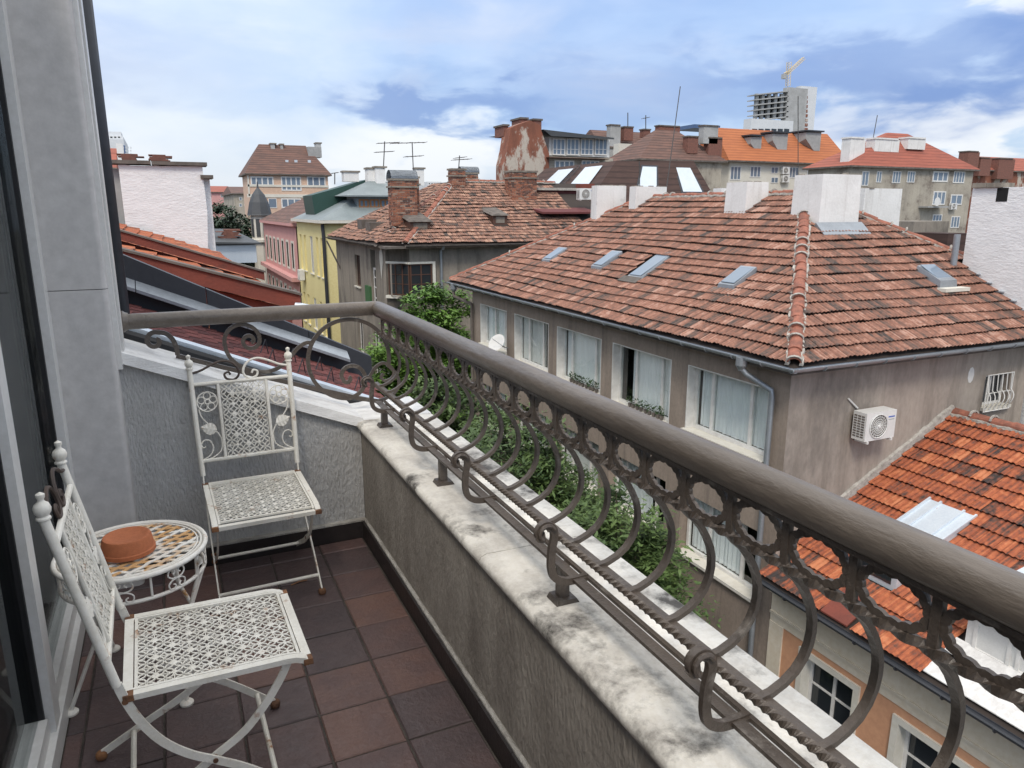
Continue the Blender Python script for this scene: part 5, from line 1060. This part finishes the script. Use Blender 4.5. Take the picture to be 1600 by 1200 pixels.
t, *_ = far('apartment_house', 'peach and cream apartment house with steep brown roof closing the street', 'house', 112, 9, 388, 512, 272, 227, 'far_peach', 'far_roof', 'hip', [(392, 276, 427, 290, 4), (440, 276, 470, 298, 4), (480, 276, 508, 291, 3), (395, 310, 405, 330, 1), (420, 310, 432, 325, 1), (440, 310, 470, 325, 3)], inset=.2)
for (l, r, tp, bt) in ((423, 431, 225, 250), (438, 443, 226, 240), (410, 415, 241, 252), (494, 502, 224, 235)): fchim(t, 115.5, 1.5, l, r, tp, bt, 'concrete')
g = MB(); px_box(g, 111.9, .1, 386, 514, 288, 293); g.build('white_band', 'cream_white', t); g = MB(); px_box(g, 111.9, .1, 386, 514, 303, 309); g.build('white_band', 'cream_white', t); g = MB(); px_box(g, 111.9, .1, 386, 391, 274, 306); g.build('white_band', 'cream_white', t)
g = MB(); px_box(g, 114.5, 2, 481, 503, 229, 246); g.build('roof_box', 'concrete', t)
for x in (446, 460, 481): g = MB(); px_box(g, 113.4, .6, x, x + 5, 250, 256); g.build('roof_window', 'zinc_light', t)
far('grey_block', 'far grey apartment block with brown roof at the street end', 'house', 170, 30, 365, 392, 302, 292, 'worn_facade', 'far_roof', 'gable', [(374, 308, 378, 313, 1), (382, 308, 386, 313, 1), (374, 318, 378, 323, 1), (382, 318, 386, 323, 1)])
far('salmon_block', 'far salmon block with red roof above the street trees', 'house', 210, 30, 330, 364, 300, 291, 'pink_wall', 'far_roof_red', 'gable', [(345, 303, 349, 308, 1), (353, 303, 357, 308, 1)])
t, *_ = far('white_tower', 'distant stepped white high-rise with blue lower block', 'tower', 320, 40, 130, 192, 212, 200, 'tower_white', 'tower_white', 'flat', [(x, 219, x + 4, 223, 1) for x in range(160, 190, 6)] + [(x, 213, x + 4, 216, 1) for x in range(160, 190, 6)], glass='glass_dark')
g = MB(); px_box(g, 318, 20, 168, 206, 217, 330); g.build('front_block', 'tower_white', t); g = MB(); px_box(g, 317, 6, 190, 207, 227, 330); g.build('blue_block', 'tower_blue', t); g = MB(); px_box(g, 322, 10, 160, 190, 205, 214); g.build('roof_plant', 'tower_white', t)
for r_ in range(5):
    for c_ in range(4): g = MB(); px_box(g, 316.9, .2, 192 + c_ * 3.8, 194 + c_ * 3.8, 229 + r_ * 5, 232 + r_ * 5); g.build('window', 'tower_white', t)
far('pale_high_rise', 'pair of hazy pale high-rises behind the brick chimneys', 'tower', 700, 50, 668, 690, 284, 280, 'tower_white', 'tower_white', 'flat', [(x, y, x + 2, y + 2, 1) for x in range(670, 689, 4) for y in (286, 290)], glass='glass_dark')
# burgundy shed, behind the ridge
bs = thing('burgundy_house', 'burgundy walled house with sheet canopy between two tiled roofs', 'house', (20, 37, GZ))
g = MB(); px_box(g, 38.5, 5, 838, 922, 297, 420); g.build('wall', 'burgundy', bs)
g = MB(); p = atY(842, 326, 36); q = atY(928, 331, 36); g.hexa([(p.x, 35.6, q.z - .1), (q.x, 35.6, q.z - .1), (q.x, 38.6, p.z + .1), (p.x, 38.6, p.z + .1), (p.x, 35.6, q.z), (q.x, 35.6, q.z), (q.x, 38.6, p.z + .3), (p.x, 38.6, p.z + .3)]); g.build('canopy', 'burgundy', bs)
a = atY(877, 375, 37); b = atY(900, 337, 37); g = MB(); g.box(b.x - (b.x - a.x) - .5, b.x + 1.5, 37.05, 38.4, a.z - 3, b.z + .2); g.build('bay', 'zinc', bs); window(bs, fy(37), a.x, b.x, a.z, b.z, mull=(), frame='frame_white', glass='glass_dark', rec=-.02, fw=.1)
g = MB(); px_box(g, 38.3, .2, 840, 925, 293, 298); g.build('coping', 'mortar', bs)
aircon('white air conditioner beside the burgundy wall', atY(912, 300, 36.5).x, 36.5, atY(912, 312, 36.5).z, w=.9, h=.6, d=.35)
bh = thing('brick_stub', 'orange brick stack under the ladder of the brown mansard', 'chimney', (22, 38.2, GZ)); g = MB(); px_box(g, 38.2, 1, 913, 928, 287, 330); g.build('stack', 'rust_red', bh)
# ruined brick gable house with glazed attic
t, a, b, ze = far('brick_house', 'tall house with bare flaking brick gable and glazed attic gallery', 'house', 62, 6, 856, 958, 246, 205, 'worn_facade', 'slate', 'none' if False else 'flat', [(866, 251, 897, 273, 4), (908, 251, 936, 273, 4)])
pts = [(787, 320), (787, 258), (793, 232), (798, 200), (806, 196), (828, 188), (843, 195), (858, 240), (858, 320)]
g = MB(); P = [atY(x, y, 61.8) for x, y in pts]; g.add([tuple(p) for p in P] + [(p.x, 63.5, p.z) for p in P], [tuple(range(len(P) - 1, -1, -1)), tuple(range(len(P), 2 * len(P)))] + [(i, (i + 1) % len(P), len(P) + (i + 1) % len(P), len(P) + i) for i in range(len(P))]); g.build('gable_wall', 'ruin_brick', t)
g = MB(); px_box(g, 62.5, 5, 858, 952, 214, 246); g.build('attic_wall', 'white_fabric', t)
for i in range(4): l = 863 + i * 22; p = atY(l, 242, 62.4); q = atY(l + 20, 217, 62.4); window(t, fy(62.4), p.x, q.x, p.z, q.z, mull=(.33, .66), bars=(.35,), frame='frame_white', glass='glass_sky', rec=-.05, fw=.09)
p = atY(845, 203, 62); q = atY(955, 216, 62); r_ = atY(930, 210, 62); g = MB(); g.add([(p.x, 61.5, p.z), (q.x, 61.5, q.z), (q.x, 61.5, q.z - .15), (p.x + .8, 61.5, q.z - .1), (p.x, 74, p.z + .4), (q.x, 74, q.z + .4)], [(0, 3, 2, 1), (0, 1, 5, 4)]); g.build('roof', 'slate', t)
g = MB(); px_box(g, 61.2, 1.2, 858, 952, 245, 249); g.build('gallery_floor', 'frame_brown', t)
for l, r, tp in ((814, 824, 186), (834, 846, 188), (787, 794, 197)): fchim(t, 63, 2, l, r, tp, tp + 16, 'brick_dull', 'soffit')
aircon('white air conditioner under the window of the flaking brick house', atY(879, 275, 61.6).x, 61.9, atY(879, 279, 61.6).z, w=1.3, h=.8, d=.4)
# roofs between
t, *_ = far('brown_roof_house', 'house with brown tiled roof and a cluster of chimneys behind the mansard', 'house', 84, 6, 940, 1060, 232, 207, 'worn_facade', 'far_roof', 'gable', [(974, 237, 986, 250, 2)])
for l, r, tp, bt in ((954, 968, 196, 262), (976, 989, 199, 220), (1006, 1016, 203, 215), (1030, 1061, 197, 235)): fchim(t, 83.6, .9, l, r, tp, bt, 'brick_dull' if l != 954 else 'concrete', 'soffit')
g = MB(); px_box(g, 81, 1.2, 967, 1000, 224, 252); g.build('dormer', 'cream_white', t); p = atY(974, 249, 81); q = atY(987, 232, 81); window(t, fy(81), p.x, q.x, p.z, q.z, mull=(.5,), frame='frame_white', glass='glass_dark', rec=-.05, fw=.1)
t, *_ = far('gable_roof_house', 'brown gabled roof with pale verge boards behind the mansard skylights', 'house', 72, 7, 1002, 1128, 250, 205, 'worn_facade', 'far_roof', 'hip', [], inset=.38)
for l, r, tp, bt in ((1100, 1121, 197, 225), (1075, 1090, 214, 240), (1108, 1127, 216, 250)): fchim(t, 72.2, .9, l, r, tp, bt, 'concrete' if l == 1100 else 'brick_dull', 'soffit')
# brown mansard with skylights
bm_ = thing('mansard_house', 'dark brown mansard roof with four pale skylights', 'house', (28, 44, GZ))
Pm = [atY(x, y, 43) for x, y in ((904, 292), (1138, 292), (1138, 330), (904, 330))]; Pt = [atY(x, y, 44.5) for x, y in ((974, 250), (1096, 250))]
g = MB(); zb = Pm[0].z - 2; g.add([(Pm[0].x, 43, zb), (Pm[1].x, 43, zb), (Pm[1].x, 58, zb), (Pm[0].x, 58, zb), (Pt[0].x, 45.4, Pt[0].z), (Pt[1].x, 45.4, Pt[1].z), (Pt[1].x, 56, Pt[0].z), (Pt[0].x, 56, Pt[0].z)], HX); g.build('roof', 'mansard_brown', bm_); g = MB(); g.box(Pm[0].x + .2, Pm[1].x - .2, 43.2, 57.8, GZ, zb); g.build('wall', 'worn_facade', bm_)
def mans(u, v, lift):      # point on the front slope of the mansard, u 0..1 across at the foot
    f = Vector((Pm[0].x + (Pm[1].x - Pm[0].x) * u, 43, zb)); k = Vector((Pt[0].x + (Pt[1].x - Pt[0].x) * u, 45.4, Pt[0].z)); return f.lerp(k, v) + Vector((0, -lift, lift * .5))
for (u0, u1) in ((.32, .52), (.72, .93)):
    g = MB(); g.add([mans(u0, .42, .06), mans(u1, .42, .06), mans(u1, .93, .06), mans(u0, .93, .06)] + [mans(u0, .42, -.05), mans(u1, .42, -.05), mans(u1, .93, -.05), mans(u0, .93, -.05)], [(0, 1, 2, 3), (0, 4, 5, 1), (1, 5, 6, 2), (2, 6, 7, 3), (3, 7, 4, 0)]); s_ = g.build('skylight', 'black_metal', bm_)
    g = MB(); e = .018; g.add([mans(u0 + e, .46, .075), mans(u1 - e, .46, .075), mans(u1 - e, .9, .075), mans(u0 + e, .9, .075)], [(0, 1, 2, 3)]); g.build('pane', 'zinc_light', s_)
def mansL(u, v, lift): f = Vector((Pm[0].x, 43 + 15 * u, zb)); k = Vector((Pt[0].x, 45.4 + 10.6 * u, Pt[0].z)); return f.lerp(k, v) + Vector((-lift, 0, lift * .8))
for (u0, u1) in ((.12, .34), (.5, .72)):
    g = MB(); g.add([mansL(u0, .45, .06), mansL(u1, .45, .06), mansL(u1, .92, .06), mansL(u0, .92, .06)], [(3, 2, 1, 0)]); g.build('skylight', 'zinc_light', bm_)
g = MB(); p0, p1 = mansL(.42, .3, .1), mansL(.42, .95, .1)
for dy in (0, .5): g.tube([p0 + Vector((0, dy, 0)), p1 + Vector((0, dy, 0))], .03, 5)
for k in range(7): q = p0.lerp(p1, k / 6); g.tube([q, q + Vector((0, .5, 0))], .025, 5)
g.build('roof_ladder', 'black_metal', bm_)
# white house with orange roof, dormer stacks
t, a, b, ze = far('orange_roof_house', 'white rendered house with smooth orange roof and slanted white chimney stacks', 'house', 76, 7, 1140, 1318, 254, 206, 'cream_white', 'far_roof_orange', 'gable', [(1140, 260, 1158, 281, 3), (1171, 260, 1189, 277, 3), (1204, 261, 1216, 271, 2), (1204, 277, 1216, 286, 2), (1232, 261, 1248, 278, 3), (1260, 262, 1277, 278, 3), (1290, 262, 1308, 270, 3)], over=.8)
for l, r, tp, bt in ((1172, 1187, 214, 238), (1206, 1227, 209, 242), (1258, 1279, 207, 236)):
    p = atY(l, tp, 77); q = atY(r, bt, 77); g = MB(); g.add([(p.x, 76.8, p.z), (q.x, 76.8, p.z + .1), (q.x, 76.8, q.z), (p.x + (q.x - p.x) * .6, 76.8, q.z), (p.x, 76.8, p.z - .8), (p.x, 81, p.z), (q.x, 81, p.z + .1), (q.x, 81, q.z), (p.x, 81, q.z)], [(4, 3, 2, 1, 0), (0, 1, 6, 5), (1, 2, 7, 6), (0, 5, 8, 4), (4, 8, 3)]); c_ = g.build('chimney', 'concrete', t); g = MB(); g.box(p.x - .25, q.x + .25, 76.5, 81, p.z + .12, p.z + .3); g.build('cap', 'black_metal', c_)
aircon('upper white air conditioner on the white rendered house', atY(1226, 268, 75.8).x, 75.9, atY(1226, 272, 75.8).z, w=1.2, h=.9, d=.4); aircon('lower white air conditioner on the white rendered house', atY(1226, 280, 75.8).x, 75.9, atY(1226, 285, 75.8).z, w=1.2, h=.9, d=.4)
# worn block with red roof
t, a, b, ze = far('red_roof_block', 'shabby beige apartment block with patched plaster and red hip roof', 'house', 60, 6, 1330, 1522, 262, 210, 'worn_facade', 'far_roof_red', 'hip', [(1393, 268, 1408, 286, 3), (1416, 268, 1430, 285, 3), (1456, 268, 1482, 284, 3), (1488, 268, 1508, 286, 4), (1456, 299, 1478, 320, 3), (1484, 304, 1504, 320, 2), (1456, 335, 1472, 346, 3), (1484, 338, 1500, 356, 3), (1345, 268, 1358, 290, 2), (1368, 268, 1378, 285, 2), (1343, 300, 1357, 320, 2)], inset=.42)
for l, r, tp, bt in ((1330, 1349, 216, 256), (1368, 1402, 217, 254), (1420, 1445, 216, 234)): fchim(t, 60.9, 1.2, l, r, tp, bt, 'white_paint', 'white_paint')
for (l, r, y) in ((1450, 1482, 322), (1448, 1480, 350)): g = MB(); px_box(g, 58.8, 1.2, l, r, y, y + 2.5); g.build('balcony', 'concrete', t)
g = MB(); g.lathe([(0, 0), (.45, .1), (.5, .13)], (0, 0, 0), 14); p = atY(1463, 315, 58.7); g.v = [(p.x + x, p.y - z, p.z + y) for x, y, z in g.v]; g.build('satellite_dish', 'ac_white', t)
aircon('white air conditioner on the shabby beige apartment block', atY(1490, 327, 59.6).x, 59.9, atY(1490, 327, 59.6).z, w=1.0, h=.7, d=.35)
g = MB(); px_box(g, 24, 2, 1428, 1480, 346, 372); o_ = g.build('rubble_wall', 'old_plaster'); tag(o_, 'crumbling low brick wall beyond the tiled hip', 'wall')
t, *_ = far('brick_chimney_house', 'low red roofs with several stout brick chimneys past the shabby block', 'house', 80, 6, 1530, 1680, 268, 248, 'ruin_brick', 'far_roof_red', 'gable', [])
for l, r, tp, bt in ((1514, 1528, 237, 262), (1533, 1546, 247, 275), (1562, 1582, 248, 280)): fchim(t, 79, 1.6, l, r, tp, bt, 'brick_dull', 'soffit')
g = MB(); px_box(g, 22, 3, 1482, 1515, 365, 392); o_ = g.build('brown_shed_roof', 'mansard_brown'); tag(o_, 'small dark brown shed roof beside the white firewall', 'roof')
# tower under construction with crane
ct = thing('tower_block', 'unfinished concrete tower block with open storeys on top', 'tower', (230, 340, GZ)); Y = 340
g = MB(); px_box(g, Y, 4, 1232, 1252, 136, 260); g.build('core_shaft', 'concrete', ct); g = MB(); px_box(g, Y + 1, 4, 1252, 1266, 134, 260); g.build('stair_tower', 'tower_white', ct)
g = MB(); px_box(g, Y - 3, 6, 1174, 1234, 185, 260); g.build('lower_block', 'tower_white', ct)
for k in range(6):
    y = 144 + k * 8; g = MB(); p = atY(1181, y + 3, Y); q = atY(1232, y - 2.5, Y); g.hexa([(p.x, Y, p.z - .6), (q.x, Y, q.z - .6), (q.x, Y + 7, q.z - .6), (p.x, Y + 7, p.z - .6), (p.x, Y, p.z), (q.x, Y, q.z), (q.x, Y + 7, q.z), (p.x, Y + 7, p.z)]); g.build('floor_slab', 'concrete', ct)
for x in (1182, 1191, 1201, 1211, 1221): g = MB(); px_box(g, Y + 1.5, 1.5, x, x + 1.3, 146, 186); g.build('column', 'concrete', ct)
g = MB(); px_box(g, Y + 5, 2, 1184, 1232, 148, 186); g.build('dark_interior', 'slate', ct)
for k in range(9): g = MB(); px_box(g, Y + .7, .4, 1255, 1262, 142 + k * 7.2, 147 + k * 7.2); g.build('brick_infill', 'ruin_brick', ct)
for k in range(6): g = MB(); px_box(g, Y - 3.3, .4, 1176 + k * 10, 1183 + k * 10, 201, 206); g.build('window', 'glass_dark', ct)
cr = thing('tower_crane', 'yellow tower crane standing on the unfinished tower', 'crane', (235, 345, 60)); A = atY(1231, 135, 345); B = atY(1233, 97, 345); J = atY(1256, 91, 345); K = atY(1226, 116, 345); M_ = atY(1232, 113, 345)
def truss(A, B, w, nm):
    A = Vector(A); B = Vector(B); d = (B - A).normalized(); s = d.cross(Vector((0, 1, 0))).normalized() * w; e = d.cross(s).normalized() * w; m = MB(); n = 9
    for o in (s + e, s - e, -s + e, -s - e): m.tube([A + o, B + o], w * .22, 4)
    for i in range(n): a = A.lerp(B, i / n); b = A.lerp(B, (i + 1) / n); m.tube([a + s + e, b - s + e], w * .14, 4); m.tube([a - s - e, b + s - e], w * .14, 4); m.tube([a + s - e, b + s + e], w * .14, 4)
    m.build(nm, 'crane', cr)
truss(A, B, .9, 'mast'); truss(M_, J, .7, 'jib'); truss(K, M_, .7, 'counter_jib'); g = MB(); g.box(K.x - 1.5, K.x + .8, 344, 346, K.z - 2.5, K.z); g.build('counterweight', 'concrete', cr)
g = MB(); px_box(g, 400, 20, 1085, 1125, 194, 202); o_ = g.build('blue_glass_block', 'tower_blue'); tag(o_, 'distant blue glass office block behind the brown gables', 'building')
# ------------------------------------------------------------------ aerials and masts
def antenna(label, px, pt, pb, Y, tx=0, bars=()):
    A = atY(px, pb, Y); B = atY(px + tx, pt, Y); t = thing('antenna', label, 'antenna', A); m = MB(); m.tube([A, B], .022 * Y / 30, 5); m.build('mast', 'antenna', t)
    for (py, l, r) in bars:
        p, q = atY(px + tx * (pb - py) / (pb - pt) + l, py, Y), atY(px + tx * (pb - py) / (pb - pt) + r, py - 1.5, Y); m = MB(); m.tube([p, q], .016 * Y / 30, 5)
        for k in range(5): c = p.lerp(q, k / 4); m.tube([c - Vector((0, .4, 0)), c + Vector((0, .4, 0))], .010 * Y / 30, 4)
        m.build('crossbar', 'antenna', t)
antenna('tall leaning whip aerial rising from the red tiled ridge', 1039, 135, 312, 21, 24); antenna('straight aerial mast by the big white chimney', 1247, 150, 292, 15.5, 0)
antenna('short iron pole before the dark mansard', 1000, 252, 318, 21, -1)
antenna('twin bar television aerial on the grey metal roof', 599, 221, 264, 56.5, 2, ((224, -11, 22), (238, -14, 14))); antenna('television aerial with long top bar by the brick chimney', 646, 222, 268, 41, -2, ((224, -32, 20), (245, -12, 14)))
antenna('small television aerial on the middle brick chimney', 716, 243, 272, 39.2, 2, ((250, -9, 16), (247, -6, 8)))
antenna('thin mast over the brown tiled roof', 981, 176, 200, 82, 0); antenna('second thin mast over the brown tiled roof with small arm', 1009, 180, 203, 82, 0, ((185, -4, 4),)); antenna('thin leaning rod on the red hip roof', 1364, 180, 218, 62, 7); antenna('lone pole by the yellow house chimneys', 523, 270, 288, 58, 0, ((271, -5, 5),))
# ================================================================== TREES
def tree(name, label, base, top, blobs, n, leaf, size, group=None, seed=1):
    rnd = random.Random(seed); t = thing(name, label, 'tree', base, group); B = Vector(base); m = MB()
    T = Vector((base[0], base[1], top)); m.tube([B, B.lerp(T, .35) + Vector((.1, .05, 0)), B.lerp(T, .7), T - Vector((0, 0, .6))], .2, 8, scale=lambda q: 1 - .8 * q)
    for c, r in blobs:
        c = Vector(c); s = Vector((base[0], base[1], B.z + (c.z - B.z) * .55)); m.tube([s, s.lerp(c, .5) + Vector((rnd.uniform(-.2, .2), rnd.uniform(-.2, .2), .2)), c], .07, 6, scale=lambda q: 1 - .7 * q)
        for k in range(5): d = Vector((rnd.gauss(0, 1), rnd.gauss(0, 1), rnd.gauss(0, 1))).normalized() * .75; m.tube([c, c + Vector((d.x * r[0], d.y * r[1], d.z * r[2]))], .025, 4, scale=lambda q: 1 - .7 * q)
    m.build('trunk', 'bark', t); lf = MB(); tot = sum(r[0] * r[1] * r[2] for c, r in blobs)
    for c, r in blobs:
        k = int(n * r[0] * r[1] * r[2] / tot); clumps = [(Vector((rnd.gauss(0, 1), rnd.gauss(0, 1), rnd.gauss(0, 1))).normalized() * rnd.uniform(.45, 1) , rnd.uniform(.12, .3), rnd.random()) for _ in range(34)]
        for _ in range(k):
            cd_, cr_, ct_ = rnd.choice(clumps); p = cd_ + Vector((rnd.gauss(0, 1), rnd.gauss(0, 1), rnd.gauss(0, .75))) * cr_ * .62; p = Vector((c[0] + p.x * r[0], c[1] + p.y * r[1], c[2] + p.z * r[2]))
            a = rnd.uniform(0, 6.28); el_ = rnd.uniform(-.5, .5); s = size * rnd.uniform(.6, 1.3); u = Vector((math.cos(a) * math.cos(el_), math.sin(a) * math.cos(el_), math.sin(el_) - .25)) * s; v = Vector((-math.sin(a), math.cos(a), rnd.uniform(-.4, .4))) * s * .36
            lf.add([p - u, p + v, p + u, p - v], [(0, 1, 2, 3)], min(1, max(.01, ct_ * .6 + rnd.uniform(0, .4))))
    stuff(lf.build('crown', leaf, t)); return t
tree('street_tree', 'bright green tree at the far corner of the grey house', (9.3, 29.4, GZ), -3, [((10.0, 29.3, -2.9), (2.0, 1.6, 1.6)), ((8.7, 29.0, -4.3), (1.9, 1.6, 1.6)), ((11.0, 29.5, -4.4), (1.6, 1.5, 1.9)), ((8.0, 29, -6.6), (2.2, 1.8, 1.9)), ((9.8, 29.2, -6.5), (2.2, 1.8, 2.1)), ((7.3, 28.6, -8.8), (2.4, 2.0, 1.7))], 60000, 'leaf_bright', .12, seed=3)
tree('street_tree', 'dark green street tree before the windows of the grey house', (7.4, 14.8, GZ), -4.5, [((7.2, 15.2, -4.3), (1.5, 1.9, 1.3)), ((6.9, 13.2, -5.2), (1.6, 1.7, 1.4)), ((7.3, 17.2, -5.3), (1.6, 1.8, 1.5)), ((7.1, 14.8, -7.0), (1.9, 2.6, 1.7)), ((7.1, 12.6, -7.4), (1.5, 1.5, 1.5)), ((7.1, 17.5, -7.8), (1.7, 1.8, 1.7))], 90000, 'leaf_dark', .08, seed=5)
tree('street_tree', 'smaller dark green street tree nearer the peach house', (7.5, 10.9, GZ), -5, [((7.3, 11.0, -4.6), (1.2, 1.3, 1.3)), ((7.1, 10.3, -6.2), (1.4, 1.3, 1.5)), ((7.4, 11.7, -6.4), (1.4, 1.4, 1.6)), ((7.2, 10.8, -8.2), (1.5, 1.6, 1.5))], 55000, 'leaf_dark', .075, seed=8)
tree('street_tree', 'mid green street tree further along before the corner', (7.4, 21.5, GZ), -5, [((7.4, 21.5, -5.0), (1.7, 1.9, 1.5)), ((7.2, 19.8, -6.6), (1.8, 1.8, 1.8)), ((7.4, 23, -6.8), (1.8, 1.9, 1.8)), ((7.0, 25, -8.4), (1.8, 1.8, 1.8)), ((7.2, 21.6, -8.2), (1.9, 2.2, 1.8))], 55000, 'leaf_dark', .105, seed=9)
for i, (x, y, z, r) in enumerate(((5.6, 92, -.9, 3.2), (6.6, 104, .2, 3.4), (8.2, 99, -2.0, 3.6))):
    tree('avenue_tree', ['rounded dark tree far down the street by the terrace', 'tallest dark tree far down the street', 'low spreading dark tree far down by the turret'][i], (x, y, GZ), z, [((x, y, z), (r * .8, r, r * .8)), ((x + .8, y, z - 2.6), (r, r, r * .8)), ((x - .5, y, z - 5), (r, r, r))], 9000, 'leaf_far', .34, 'trees far down the street', 20 + i)
